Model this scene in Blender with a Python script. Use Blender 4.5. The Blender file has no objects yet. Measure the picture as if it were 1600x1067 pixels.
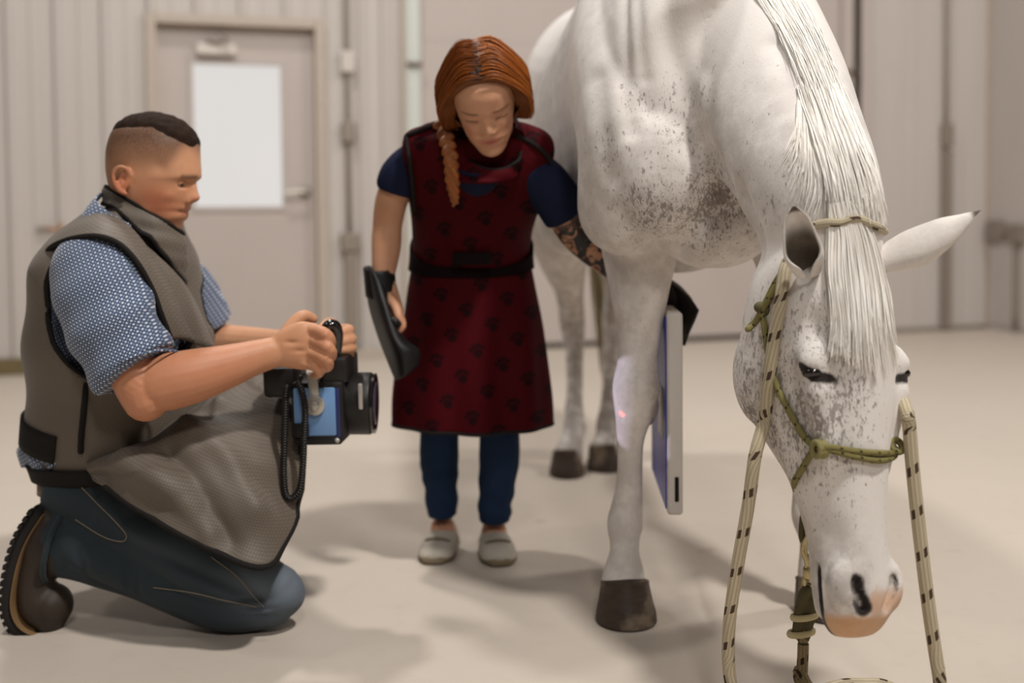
import bpy, bmesh, math, random
import numpy as np
from mathutils import Vector, Matrix

# ------------------------------------------------------------------ camera
SC = bpy.context.scene
COL = SC.collection
F = 1778.0                     # focal length in pixels of the 1600x1067 frame (40 mm lens)
CAMH = 0.86
PITCH, ROLL = math.radians(2.5), math.radians(-0.5)
SHIFT = 125.0
cam_d = bpy.data.cameras.new('camera')
cam = bpy.data.objects.new('camera', cam_d)
COL.objects.link(cam)
cam_d.sensor_width = 36.0
cam_d.lens = F / 1600 * 36.0
cam_d.shift_y = -SHIFT / 1600
cam.location = (0, 0, CAMH)
RM = Matrix.Rotation(math.pi / 2 - PITCH, 3, 'X') @ Matrix.Rotation(ROLL, 3, 'Z')
cam.rotation_euler = RM.to_euler()
cam_d.clip_start = 0.05
cam_d.dof.use_dof = True
cam_d.dof.focus_distance = 2.02
cam_d.dof.aperture_fstop = 1.7
SC.camera = cam
RN = np.array(RM)

# ------------------------------------------------------------------ world, lamps, exposure
wd = bpy.data.worlds.new('world'); SC.world = wd
wd.use_nodes = True
wb = wd.node_tree.nodes['Background']
wb.inputs[0].default_value = (1.0, 0.95, 0.90, 1)
wb.inputs[1].default_value = 0.06
SC.view_settings.view_transform = 'Standard'
SC.view_settings.look = 'None'
SC.view_settings.gamma = 1.0
SC.view_settings.use_curve_mapping = False
SC.view_settings.exposure = 0.0

def area(name, loc, target, power, size, color):
    d = bpy.data.lights.new(name, 'AREA'); d.energy = power; d.size = size; d.shape = 'DISK'; d.color = color
    o = bpy.data.objects.new(name, d); COL.objects.link(o); o.location = loc
    o.rotation_euler = (Vector(target) - Vector(loc)).to_track_quat('-Z', 'Y').to_euler()
    return o
WARM = (1.0, 0.96, 0.915)
area("bay_lamp_front", (1.5, 0.45, 5.2), (0.2, 2.6, 0.5), 215, 0.4, WARM)
area("bay_lamp_rear", (-1.4, 4.5, 5.2), (0.0, 2.8, 0.5), 105, 0.4, WARM)
area("bay_lamp_side", (-3.6, 1.8, 5.2), (-1.2, 3.4, 0.5), 28, 0.6, WARM)
area("bay_lamp_right", (3.8, 4.0, 5.2), (2.4, 4.8, 1.0), 98, 0.6, WARM)
area("fill_lamp_behind", (0.6, -2.6, 5.0), (0.3, 2.6, 0.8), 90, 0.8, WARM)  # soft fill added behind the camera to brighten the horse's front

# ------------------------------------------------------------------ helpers
RNG = np.random.RandomState(7)
def V3(*a): return np.array(a, float)
def nz(v):
    v = np.asarray(v, float); n = np.linalg.norm(v); return v / n if n > 1e-12 else v
def ray(px, py):
    return RN @ np.array([(px - 800) / F, (533.5 - SHIFT - py) / F, -1.0])
def U(px, py, Y):                      # the point at room depth Y seen at that place of the photograph
    d = ray(px, py); return V3(0, 0, CAMH) + d * (Y / d[1])
def GROUND(px, py, z=0.0):
    d = ray(px, py); return V3(0, 0, CAMH) + d * ((z - CAMH) / d[2])
def S(Y): return F / Y
def catmull(K, n, closed=False):
    K = np.asarray(K, float); m = len(K)
    if m == 2 and not closed:
        t = np.linspace(0, 1, n + 1)[:, None]; return K[0] * (1 - t) + K[1] * t
    out = []
    segs = m if closed else m - 1
    for i in range(segs):
        if closed: p0, p1, p2, p3 = K[(i - 1) % m], K[i], K[(i + 1) % m], K[(i + 2) % m]
        else:
            p1, p2 = K[i], K[i + 1]
            p0 = K[i - 1] if i > 0 else 2 * p1 - p2
            p3 = K[i + 2] if i + 2 < m else 2 * p2 - p1
        for k in range(n):
            t = k / n
            out.append(0.5 * ((2 * p1) + (-p0 + p2) * t + (2 * p0 - 5 * p1 + 4 * p2 - p3) * t * t + (-p0 + 3 * p1 - 3 * p2 + p3) * t ** 3))
    if not closed: out.append(K[-1])
    return np.array(out)
def interp(x, xs, ys): return np.interp(x, xs, ys)
def sinterp(x, xs, ys):
    """smooth (pchip-like) interpolation of a table"""
    xs = np.asarray(xs, float); ys = np.asarray(ys, float)
    d = np.diff(ys) / np.diff(xs)
    m = np.zeros(len(xs)); m[0] = d[0]; m[-1] = d[-1]
    for i in range(1, len(xs) - 1):
        m[i] = 0 if d[i - 1] * d[i] <= 0 else 2 * d[i - 1] * d[i] / (d[i - 1] + d[i])
    x = np.clip(np.asarray(x, float), xs[0], xs[-1])
    i = np.clip(np.searchsorted(xs, x, side='right') - 1, 0, len(xs) - 2)
    h = xs[i + 1] - xs[i]; t = (x - xs[i]) / h
    return ((2 * t**3 - 3 * t**2 + 1) * ys[i] + (t**3 - 2 * t**2 + t) * h * m[i]
            + (-2 * t**3 + 3 * t**2) * ys[i + 1] + (t**3 - t**2) * h * m[i + 1])
def smoothstep(a, b, x):
    t = np.clip((x - a) / (b - a), 0, 1); return t * t * (3 - 2 * t)

class MB:
    def __init__(s): s.v = []; s.f = []; s.n = 0; s.uv = []; s.hasuv = False
    def add(s, verts, faces, uv=None):
        verts = np.asarray(verts, float).reshape(-1, 3)
        s.v.append(verts)
        o = s.n
        s.f.extend([tuple(int(i) + o for i in f) for f in faces])
        s.n += len(verts)
        s.uv.append(np.zeros((len(verts), 2)) if uv is None else np.asarray(uv, float))
        if uv is not None: s.hasuv = True
        return s
    def V(s): return np.concatenate(s.v) if s.v else np.zeros((0, 3))
    def UV(s): return np.concatenate(s.uv)
    # -- shapes
    def box(s, c, h, R=None):
        c = np.asarray(c, float)
        P = np.array([[x, y, z] for x in (-1, 1) for y in (-1, 1) for z in (-1, 1)], float) * np.asarray(h, float)
        if R is not None: P = P @ np.asarray(R).T
        return s.add(P + c, [(0, 1, 3, 2), (4, 6, 7, 5), (0, 4, 5, 1), (2, 3, 7, 6), (0, 2, 6, 4), (1, 5, 7, 3)])
    def grid(s, G, closed_u=False, closed_v=False, cap0=False, cap1=False, uv=None):
        G = np.asarray(G, float); a, b = G.shape[:2]
        f = []
        for i in range(a if closed_u else a - 1):
            i2 = (i + 1) % a
            for j in range(b if closed_v else b - 1):
                j2 = (j + 1) % b
                f.append((i * b + j, i * b + j2, i2 * b + j2, i2 * b + j))
        P = G.reshape(-1, 3)
        u = None if uv is None else np.asarray(uv).reshape(-1, 2)
        if cap0 or cap1:
            ex = []; 
            if cap0:
                k = a * b + len(ex); ex.append(G[0].mean(0)); f += [(k, (j + 1) % b, j) for j in range(b)]
            if cap1:
                k = a * b + len(ex); ex.append(G[-1].mean(0)); o = (a - 1) * b; f += [(k, o + j, o + (j + 1) % b) for j in range(b)]
            P = np.vstack([P, ex])
            if u is not None: u = np.vstack([u, np.zeros((len(ex), 2))])
        return s.add(P, f, u)
    def tube(s, pts, ra, rb=None, hint=(0, 0, 1), n=24, sub=6, ends=(1, 1), pw=2.0, smooth=True):
        """tube along pts; ra = half size across (cross(tangent, hint)), rb = half size towards hint"""
        pts = np.asarray(pts, float); m = len(pts)
        ra = np.full(m, ra, float) if np.isscalar(ra) else np.asarray(ra, float)
        rb = ra if rb is None else (np.full(m, rb, float) if np.isscalar(rb) else np.asarray(rb, float))
        H = np.asarray(hint, float)
        H = np.tile(H, (m, 1)) if H.ndim == 1 else H
        K = np.hstack([pts, ra[:, None], rb[:, None], H])
        if smooth: K = catmull(K, sub)
        P, A, B, H = K[:, :3], np.maximum(K[:, 3], 1e-4), np.maximum(K[:, 4], 1e-4), K[:, 5:8]
        T = np.gradient(P, axis=0); T /= np.maximum(np.linalg.norm(T, axis=1, keepdims=True), 1e-9)
        par = np.abs((T * H).sum(1)) > .995 * np.linalg.norm(H, axis=1)
        H = np.where(par.all() * np.ones_like(H, bool), np.array([1.0, 0, 0]), H)
        Sx = np.cross(T, H); Sx /= np.maximum(np.linalg.norm(Sx, axis=1, keepdims=True), 1e-9)
        Ux = np.cross(Sx, T)
        L = np.concatenate([[0], np.cumsum(np.linalg.norm(np.diff(P, axis=0), axis=1))])
        # rounded ends
        def endcap(i, sg):
            r = min(A[i], B[i]); rows = []
            for q in (0.35, 0.65, 0.87, 0.98):
                k = math.sqrt(max(1 - q * q, 0)); rows.append((P[i] + sg * T[i] * r * q, A[i] * k, B[i] * k, Sx[i], Ux[i], L[i] + sg * r * q))
            return rows
        rows = [(P[i], A[i], B[i], Sx[i], Ux[i], L[i]) for i in range(len(P))]
        if ends[0]: rows = endcap(0, -1)[::-1] + rows
        if ends[1]: rows = rows + endcap(len(P) - 1, 1)
        th = np.linspace(0, 2 * math.pi, n, endpoint=False)
        c, d = np.cos(th), np.sin(th)
        if pw != 2.0:
            c = np.sign(c) * np.abs(c) ** (2 / pw); d = np.sign(d) * np.abs(d) ** (2 / pw)
        G = np.array([p + np.outer(c * a, sx) + np.outer(d * b, ux) for p, a, b, sx, ux, l in rows])
        uv = np.array([[(l, t) for t in th] for *_, l in rows])
        return s.grid(G, closed_v=True, cap0=True, cap1=True, uv=uv)
    def ell(s, c, r, R=None, n=20, m=14):
        th = np.linspace(0, 2 * math.pi, n, endpoint=False); ph = np.linspace(0, math.pi, m + 2)[1:-1]
        G = np.array([[[math.sin(p) * math.cos(t), math.sin(p) * math.sin(t), math.cos(p)] for t in th] for p in ph]) * np.asarray(r, float)
        if R is not None: G = G @ np.asarray(R).T
        return s.grid(G + np.asarray(c, float), closed_v=True, cap0=True, cap1=True)
    def lock(s, P, r, out, rs, tip=0.3):
        """hair lock of triangular section, its broad side turned towards 'out'"""
        P = np.asarray(P, float); k = len(P)
        T = np.gradient(P, axis=0); T /= np.maximum(np.linalg.norm(T, axis=1, keepdims=True), 1e-9)
        o = out + rs.normal(0, .28, 3); b = np.cross(T, o); b /= np.maximum(np.linalg.norm(b, axis=1, keepdims=True), 1e-9); a = np.cross(b, T)
        w = (r * np.interp(np.linspace(0, 1, k), [0, 0.15, 0.7, 1], [0.7, 1, 0.9, tip]))[:, None]
        G = np.stack([P - b * w, P + b * w, P - a * w * .7], 1)
        return s.grid(G, closed_v=True)
    def strand(s, P, r, tip=0.25, sides=3):
        P = np.asarray(P, float); k = len(P)
        T = np.gradient(P, axis=0); T /= np.maximum(np.linalg.norm(T, axis=1, keepdims=True), 1e-9)
        a = np.cross(T, V3(0.31, 0.9, 0.3)); a /= np.maximum(np.linalg.norm(a, axis=1, keepdims=True), 1e-9)
        b = np.cross(T, a)
        w = r * np.interp(np.linspace(0, 1, k), [0, 0.15, 0.7, 1], [0.7, 1, 0.9, tip])
        th = np.linspace(0, 2 * math.pi, sides, endpoint=False)
        G = np.array([P[i] + w[i] * (np.outer(np.cos(th), a[i]) + np.outer(np.sin(th), b[i])) for i in range(k)])
        return s.grid(G, closed_v=True)

def link(name, me, mat=None, parent=None, shade=True):
    o = bpy.data.objects.new(name, me); COL.objects.link(o)
    if mat is not None: me.materials.append(mat)
    if shade and len(me.polygons):
        me.polygons.foreach_set('use_smooth', np.ones(len(me.polygons), bool))
    if parent is not None: o.parent = parent
    return o
def mesh_from(V, Fc, name='m', uv=None):
    me = bpy.data.meshes.new(name)
    me.from_pydata([tuple(p) for p in np.asarray(V)], [], [tuple(f) for f in Fc]); 
    if uv is not None:
        uvl = me.uv_layers.new(name='UVMap')
        li = np.zeros(len(me.loops), int); me.loops.foreach_get('vertex_index', li)
        uvl.data.foreach_set('uv', np.asarray(uv)[li].astype(np.float32).ravel())
    me.update(); return me
def fixn(me):
    bm = bmesh.new(); bm.from_mesh(me); bmesh.ops.recalc_face_normals(bm, faces=bm.faces); bm.to_mesh(me); bm.free()
def build(name, mb, mat, parent=None, shade=True, bevel=0, seg=2, subsurf=0, solid=0.0, angle=None):
    me = mesh_from(mb.V(), mb.f, name, mb.UV() if mb.hasuv else None)
    fixn(me)
    o = link(name, me, mat, parent, shade)
    if bevel or subsurf or solid:
        if solid:
            md = o.modifiers.new('s', 'SOLIDIFY'); md.thickness = solid; md.offset = 0
        if bevel:
            md = o.modifiers.new('b', 'BEVEL'); md.width = bevel; md.segments = seg; md.limit_method = 'ANGLE'; md.angle_limit = math.radians(35)
        if subsurf:
            md = o.modifiers.new('u', 'SUBSURF'); md.levels = subsurf; md.render_levels = subsurf
        bake(o, shade)
    if angle is not None: autosmooth(o, angle)
    return o
def bake(o, shade=True):
    dg = bpy.context.evaluated_depsgraph_get()
    me = bpy.data.meshes.new_from_object(o.evaluated_get(dg))
    mats = [m for m in o.data.materials]
    old = o.data; o.modifiers.clear(); o.data = me
    me.materials.clear()
    for m in mats: me.materials.append(m)
    bpy.data.meshes.remove(old)
    if shade: me.polygons.foreach_set('use_smooth', np.ones(len(me.polygons), bool))
def autosmooth(o, deg=35):
    me = o.data
    bm = bmesh.new(); bm.from_mesh(me)
    for e in bm.edges:
        if len(e.link_faces) == 2: e.smooth = e.calc_face_angle(0) < math.radians(deg)
    bm.to_mesh(me); bm.free()
def edges_of(Fc):
    Fq = np.asarray(Fc)
    E = np.concatenate([Fq[:, [i, (i + 1) % Fq.shape[1]]] for i in range(Fq.shape[1])])
    E.sort(axis=1); return np.unique(E, axis=0)
def laplace(V, E, it=2, lam=0.5, w=None):
    V = V.copy(); n = len(V)
    deg = np.bincount(E.ravel(), minlength=n).astype(float); deg[deg == 0] = 1
    for _ in range(it):
        A = np.stack([np.bincount(E[:, 0], V[E[:, 1], k], n) + np.bincount(E[:, 1], V[E[:, 0], k], n) for k in range(3)], 1) / deg[:, None]
        l = lam if w is None else (lam * w)[:, None]
        V += (A - V) * l
    return V
def fuse(mb, voxel=0.006, it=3, lam=0.5):
    """one continuous surface out of overlapping closed pieces"""
    me = mesh_from(mb.V(), mb.f); fixn(me)
    o = bpy.data.objects.new('tmp', me); COL.objects.link(o)
    md = o.modifiers.new('r', 'REMESH'); md.mode = 'VOXEL'; md.voxel_size = voxel; md.adaptivity = 0
    dg = bpy.context.evaluated_depsgraph_get()
    m2 = bpy.data.meshes.new_from_object(o.evaluated_get(dg))
    n = len(m2.vertices); V = np.zeros(n * 3); m2.vertices.foreach_get('co', V); V = V.reshape(-1, 3)
    k = len(m2.polygons)
    Fc = np.zeros(k * 4, int)
    assert len(m2.loops) == k * 4
    m2.loops.foreach_get('vertex_index', Fc); Fc = Fc.reshape(-1, 4)
    bpy.data.objects.remove(o); bpy.data.meshes.remove(me); bpy.data.meshes.remove(m2)
    E = edges_of(Fc)
    V = laplace(V, E, it, lam)
    return V, Fc, E
def normals(V, Fc):
    Fq = np.asarray(Fc)
    n = np.cross(V[Fq[:, 2]] - V[Fq[:, 0]], V[Fq[:, 3]] - V[Fq[:, 1]])
    N = np.zeros_like(V)
    for k in range(4):
        for a in range(3): N[:, a] += np.bincount(Fq[:, k], n[:, a], len(V))
    return N / np.maximum(np.linalg.norm(N, axis=1, keepdims=True), 1e-12)
def bump(V, c, r, d):
    """push the surface by vector d in a soft ball of radius r (scalar or 3 radii) about c"""
    q = (V - np.asarray(c, float)) / np.asarray(r, float)
    V += np.exp(-(q ** 2).sum(1) * 2.0)[:, None] * np.asarray(d, float)
def fastmesh(name, V, Fc, mat, parent=None, attrs=None, uv=None):
    me = bpy.data.meshes.new(name)
    Fq = np.asarray(Fc, np.int32); k = Fq.shape[1]
    me.vertices.add(len(V)); me.vertices.foreach_set('co', V.astype(np.float32).ravel())
    me.loops.add(Fq.size); me.loops.foreach_set('vertex_index', Fq.ravel())
    me.polygons.add(len(Fq)); me.polygons.foreach_set('loop_start', np.arange(0, Fq.size, k, dtype=np.int32))
    me.polygons.foreach_set('loop_total', np.full(len(Fq), k, np.int32))
    me.update(calc_edges=True); me.validate()
    for an, av in (attrs or {}).items():
        a = me.attributes.new(an, 'FLOAT', 'POINT'); a.data.foreach_set('value', np.asarray(av, np.float32))
    if uv is not None:
        uvl = me.uv_layers.new(name='UVMap'); uvl.data.foreach_set('uv', np.asarray(uv)[Fq.ravel()].astype(np.float32).ravel())
    return link(name, me, mat, parent)
def tag(o, label, cat, group=None, kind=None):
    if label: o['label'] = label
    if cat: o['category'] = cat
    if group: o['group'] = group
    if kind: o['kind'] = kind
    return o
def empty(name, loc):
    o = bpy.data.objects.new(name, None); COL.objects.link(o); o.location = tuple(loc); o.empty_display_size = 0.05
    return o
def adopt(root, *objs):
    """parent world-space meshes to a root, keeping them where they are"""
    bpy.context.view_layer.update()
    for o in objs:
        o.parent = root; o.matrix_parent_inverse = root.matrix_world.inverted() if root.parent is None else Matrix.Translation(-Vector(root.location))
def patch(net, nu=8, nv=8, Yfix=True):
    """net of (px, py, Y) photo places -> smooth grid of room points"""
    net = np.asarray(net, float)
    W = np.array([[U(*p) for p in row] for row in net]) if Yfix else net
    A = np.array([catmull(row, nv) for row in W])
    return np.array([catmull(A[:, j], nu) for j in range(A.shape[1])]).transpose(1, 0, 2)
def gridnormals(G):
    a = np.gradient(G, axis=0); b = np.gradient(G, axis=1); n = np.cross(a, b)
    return n / np.maximum(np.linalg.norm(n, axis=2, keepdims=True), 1e-9)
def vnoise(P, scale, seed=0):
    """cheap smooth noise from summed sines"""
    r = np.random.RandomState(seed); out = np.zeros(P.shape[:-1])
    for i in range(7):
        k = r.normal(size=3); k /= np.linalg.norm(k); k *= scale * r.uniform(0.6, 1.6)
        out += np.sin(P @ k + r.uniform(0, 6.28))
    return out / 3.5

# ------------------------------------------------------------------ materials
def lin(r, g, b):
    return tuple((c / 255 / 12.92 if c / 255 <= 0.04045 else ((c / 255 + 0.055) / 1.055) ** 2.4) for c in (r, g, b)) + (1,)
class NT:
    def __init__(s, name):
        s.m = bpy.data.materials.new(name); s.m.use_nodes = True
        s.t = s.m.node_tree; s.p = s.t.nodes['Principled BSDF']
    def n(s, typ, **kw):
        nd = s.t.nodes.new(typ)
        for k, v in kw.items():
            if k in nd.inputs.keys() if hasattr(nd.inputs, 'keys') else False: nd.inputs[k].default_value = v
            else: setattr(nd, k, v)
        return nd
    def l(s, a, b): s.t.links.new(a, b)
    def val(s, x, sock):
        if isinstance(x, (int, float)): sock.default_value = x
        elif isinstance(x, tuple): sock.default_value = x
        else: s.l(x, sock)
    def math(s, op, a, b=0.0, c=None, clamp=False):
        nd = s.t.nodes.new('ShaderNodeMath'); nd.operation = op; nd.use_clamp = clamp
        s.val(a, nd.inputs[0]); s.val(b, nd.inputs[1])
        if c is not None: s.val(c, nd.inputs[2])
        return nd.outputs[0]
    def mix(s, f, a, b, typ='MIX'):
        nd = s.t.nodes.new('ShaderNodeMix'); nd.data_type = 'RGBA'; nd.blend_type = typ
        s.val(f, nd.inputs[0]); s.val(a, nd.inputs[6]); s.val(b, nd.inputs[7]); return nd.outputs[2]
    def attr(s, name):
        nd = s.t.nodes.new('ShaderNodeAttribute'); nd.attribute_name = name; return nd.outputs['Fac']
    def coord(s, kind='Object'):
        if not hasattr(s, 'tc'): s.tc = s.t.nodes.new('ShaderNodeTexCoord')
        return s.tc.outputs[kind]
    def mapping(s, src, scale=(1, 1, 1), rot=(0, 0, 0), loc=(0, 0, 0)):
        nd = s.t.nodes.new('ShaderNodeMapping'); s.l(src, nd.inputs[0])
        nd.inputs['Scale'].default_value = scale; nd.inputs['Rotation'].default_value = rot; nd.inputs['Location'].default_value = loc
        return nd.outputs[0]
    def noise(s, src, scale, detail=3, rough=0.55, dist=0.0):
        nd = s.t.nodes.new('ShaderNodeTexNoise'); s.l(src, nd.inputs['Vector'])
        nd.inputs['Scale'].default_value = scale; nd.inputs['Detail'].default_value = detail
        nd.inputs['Roughness'].default_value = rough; nd.inputs['Distortion'].default_value = dist
        return nd.outputs['Fac']
    def ramp(s, f, stops):
        nd = s.t.nodes.new('ShaderNodeValToRGB'); s.l(f, nd.inputs[0]); e = nd.color_ramp.elements
        while len(e) < len(stops): e.new(0.5)
        for i, (p, c) in enumerate(stops):
            e[i].position = p; e[i].color = c if isinstance(c, tuple) else (c, c, c, 1)
        return nd.outputs[0]
    def step(s, f, a, b):
        nd = s.t.nodes.new('ShaderNodeMapRange'); nd.interpolation_type = 'SMOOTHSTEP'; nd.clamp = True
        s.l(f, nd.inputs[0]); s.val(a, nd.inputs[1]); s.val(b, nd.inputs[2]); return nd.outputs[0]
    def sep(s, src):
        nd = s.t.nodes.new('ShaderNodeSeparateXYZ'); s.l(src, nd.inputs[0]); return nd.outputs
    def bumpn(s, h, strength=0.3, dist=0.002):
        nd = s.t.nodes.new('ShaderNodeBump'); s.l(h, nd.inputs['Height'])
        nd.inputs['Strength'].default_value = strength; nd.inputs['Distance'].default_value = dist
        s.l(nd.outputs[0], s.p.inputs['Normal'])
    def col(s, c): s.val(c, s.p.inputs['Base Color'])
    def set(s, rough=0.6, metal=0.0, spec=0.4, sheen=0.0, sss=0.0, coat=0.0):
        s.val(rough, s.p.inputs['Roughness']); s.p.inputs['Metallic'].default_value = metal
        s.p.inputs['Specular IOR Level'].default_value = spec
        if sheen: s.p.inputs['Sheen Weight'].default_value = sheen
        if sss:
            s.p.inputs['Subsurface Weight'].default_value = sss; s.p.inputs['Subsurface Radius'].default_value = (0.012, 0.004, 0.002); s.p.inputs['Subsurface Scale'].default_value = 0.6
        if coat: s.p.inputs['Coat Weight'].default_value = coat
        return s
def plain(name, c, rough=0.6, metal=0.0, spec=0.4, var=0.12, scale=30, bump=0.0, **kw):
    t = NT(name); n = t.noise(t.coord(), scale, 4)
    d = tuple(x * (1 - var) for x in c[:3]) + (1,); e = tuple(min(x * (1 + var), 1) for x in c[:3]) + (1,)
    t.col(t.mix(n, d, e)); t.set(rough, metal, spec, **kw)
    if bump: t.bumpn(n, bump)
    return t.m
# ================================================================== THE ROOM
# wall line on the floor, read off the photograph
WA, WB = GROUND(20, 585), GROUND(1450, 517)
WU = nz(WB - WA); WN = V3(WU[1], -WU[0], 0)            # along the wall (to the right) / out of the wall (towards the room)
def wp(u, v, z): return WA + WU * u + WN * v + V3(0, 0, z)
def wu(px, py=450):                                   # photo column -> distance along the wall
    d = ray(px, py); c = V3(0, 0, CAMH)
    t = np.dot(WA - c, WN) / np.dot(d, WN); p = c + d * t
    return np.dot(p - WA, WU), p[2]
def wz(px, py): return wu(px, py)[1]
WR = np.stack([WU, WN, V3(0, 0, 1)], 1)
def wbox(mb, u0, u1, z0, z1, v0, v1):
    c = wp((u0 + u1) / 2, (v0 + v1) / 2, (z0 + z1) / 2)
    return mb.box(c, (abs(u1 - u0) / 2, abs(v1 - v0) / 2, abs(z1 - z0) / 2), WR)
TOP = 4.6

# floor -------------------------------------------------------------
t = NT('polished_concrete')
o_ = t.coord(); n1 = t.noise(o_, 0.9, 4, 0.6); n2 = t.noise(o_, 14, 6, 0.65)
n3 = t.noise(t.mapping(o_, (3, 60, 1)), 6, 3)
c = t.mix(n1, lin(190, 179, 166), lin(203, 192, 180))
c = t.mix(t.math('MULTIPLY', t.step(n2, 0.5, 0.8), 0.22), c, lin(170, 157, 142))
c = t.mix(t.math('MULTIPLY', n3, 0.16), c, lin(180, 167, 152))
# dark damp blotches by the hooves, hair-line cracks
sp = t.noise(o_, 5.0, 3, 0.5, 0.3)
c = t.mix(t.math('MULTIPLY', t.step(sp, 0.68, 0.74), 0.35), c, lin(140, 125, 110))
t.col(c); t.set(t.math('MULTIPLY_ADD', n2, 0.18, 0.42), spec=0.35); t.bumpn(n2, 0.12, 0.002)
FLOORM = t.m
mb = MB(); mb.box((0.5, 5.5, -0.05), (9, 8.5, 0.05)); tag(build('floor', mb, FLOORM, shade=False), None, None, kind='structure')

# wall -------------------------------------------------------------
t = NT('white_metal_sheet'); n = t.noise(t.mapping(t.coord(), (1, 1, 0.2)), 5, 4)
t.col(t.mix(n, lin(189, 181, 175), lin(202, 194, 188))); t.set(0.5, spec=0.35); WALLM = t.m
t = NT('door_paint'); n = t.noise(t.coord(), 3, 4)
t.col(t.mix(n, lin(185, 174, 168), lin(193, 182, 176))); t.set(0.5, spec=0.3); DOORM = t.m
FRAMEM = plain('frame_paint', lin(186, 173, 160), 0.5)
GALV = plain('galvanised_conduit', lin(150, 139, 128), 0.45, 0.3)
DARKM = plain('dark_gap', lin(52, 46, 34), 0.7)
OLIVE = plain('olive_sill', lin(112, 98, 66), 0.7)

uD0, uD1 = wu(230, 200)[0], wu(508, 200)[0]            # entry door frame
zD = wz(370, 26)
uJ0, uJ1 = wu(633, 200)[0], wu(660, 200)[0]            # jamb strip of the overhead door
uO1 = wu(1333, 200)[0]                                  # right end of the overhead door
uG1 = wu(1345, 200)[0]
uC = wu(1545, 300)[0]                                   # room corner

wall = empty('wall_back', wp(0, 0, 0)); tag(wall, None, None, kind='structure')
mb = MB()
wbox(mb, -4.5, uD0 + 0.02, 0, TOP, -0.12, 0); wbox(mb, uD1 - 0.02, uJ0, 0, TOP, -0.12, 0)
wbox(mb, uD0 - 0.01, uD1 + 0.01, zD - 0.02, TOP, -0.12, 0); wbox(mb, uG1, uC + 0.1, 0, TOP, -0.12, 0)
wbox(mb, uJ0, uG1, 3.4, TOP, -0.12, 0)
adopt(wall, build('wall_core', mb, WALLM, shade=False))
# ribbed sheet: one panel per rib pitch
def panel(u0, u1, z0, z1, rib=True):
    g = 0.0015; w = u1 - u0
    prof = [(g, 0.0), (g, 0.006), (0.012, 0.010), (0.045 if rib else 0.02, 0.010), (0.06 if rib else 0.03, 0.004), (w * 0.55, 0.004), (w * 0.57, 0.007), (w * 0.62, 0.007), (w * 0.64, 0.004), (w - g, 0.004), (w - g, 0.0)]
    if rib:
        prof = [(g, 0.0), (g, 0.004), (0.008, 0.004), (0.022, 0.024), (0.045, 0.024), (0.06, 0.004), (w * 0.55, 0.004), (w * 0.57, 0.009), (w * 0.63, 0.009), (w * 0.65, 0.004), (w - g, 0.004), (w - g, 0.0)]
    G = np.array([[wp(u0 + a, b, z) for a, b in prof] for z in (z0, z1)])
    m = MB(); m.grid(G)
    k = len(prof); m.f.append(tuple(range(k))); m.f.append(tuple(range(2 * k - 1, k - 1, -1)))
    return m
pitch = 0.235
def panels(u0, u1, z0, z1, pitch=pitch, rib=True):
    n = max(1, round((u1 - u0) / pitch)); w = (u1 - u0) / n
    for i in range(n): adopt(wall, build('wall_panel', panel(u0 + i * w, u0 + (i + 1) * w, z0, z1, rib), WALLM, shade=False))
panels(-2.2, uD0 - 0.002, 0.09, TOP)
panels(uD0, uD1, zD + 0.005, TOP)
panels(uD1 + 0.002, wu(560)[0], 0.0, TOP, 0.2, False)
panels(wu(560)[0] + 0.002, uJ0 - 0.02, 0.0, TOP, 0.11)
panels(uG1 + 0.09, wu(1466)[0], 0.03, TOP, 0.6, False)
panels(wu(1484)[0], uC - 0.03, 0.03, TOP, 0.6, False)
mb = MB(); wbox(mb, -2.2, uD0, 0, 0.088, 0.002, 0.045); tag(build('baseboard_left', mb, OLIVE, shade=False, bevel=0.006), None, None, kind='structure')
mb = MB(); wbox(mb, uG1 + 0.05, uC - 0.02, 0, 0.03, 0.002, 0.03); tag(build('baseboard_right', mb, GALV, shade=False, bevel=0.004), None, None, kind='structure')
mb = MB(); wbox(mb, uD1, uJ0 - 0.03, 0, 0.05, 0.026, 0.045); tag(build('baseboard_middle', mb, FRAMEM, shade=False, bevel=0.004), None, None, kind='structure')

# entry door --------------------------------------------------------
door = empty('door_1', wp((uD0 + uD1) / 2, 0, 0)); tag(door, None, None, kind='structure')
fw = 0.058
mb = MB(); wbox(mb, uD0, uD0 + fw, 0, zD, -0.12, 0.05); wbox(mb, uD1 - fw, uD1, 0, zD, -0.12, 0.05); wbox(mb, uD0 + fw, uD1 - fw, zD - fw, zD, -0.12, 0.05)
adopt(door, build('door_frame', mb, FRAMEM, shade=False, bevel=0.005))
mb = MB(); a0, a1 = uD0 + fw, uD1 - fw
uw0, uw1 = wu(301, 210)[0], wu(443, 210)[0]; zw0, zw1 = wz(370, 325), wz(370, 98)
wbox(mb, a0, uw0, 0.012, zD - fw - 0.004, -0.07, -0.025); wbox(mb, uw1, a1, 0.012, zD - fw - 0.004, -0.07, -0.025)
wbox(mb, uw0, uw1, 0.012, zw0, -0.07, -0.025); wbox(mb, uw0, uw1, zw1, zD - fw - 0.004, -0.07, -0.025)
adopt(door, build('door_leaf', mb, DOORM, shade=False))
t = NT('daylit_pane'); t.col(lin(60, 60, 60)); t.set(0.15)
t.p.inputs['Emission Color'].default_value = lin(222, 218, 214); t.p.inputs['Emission Strength'].default_value = 0.95; PANE = t.m
mb = MB(); wbox(mb, uw0, uw1, zw0, zw1, -0.06, -0.045); adopt(door, build('window_pane', mb, PANE, shade=False))
mb = MB(); q = 0.018
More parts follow.
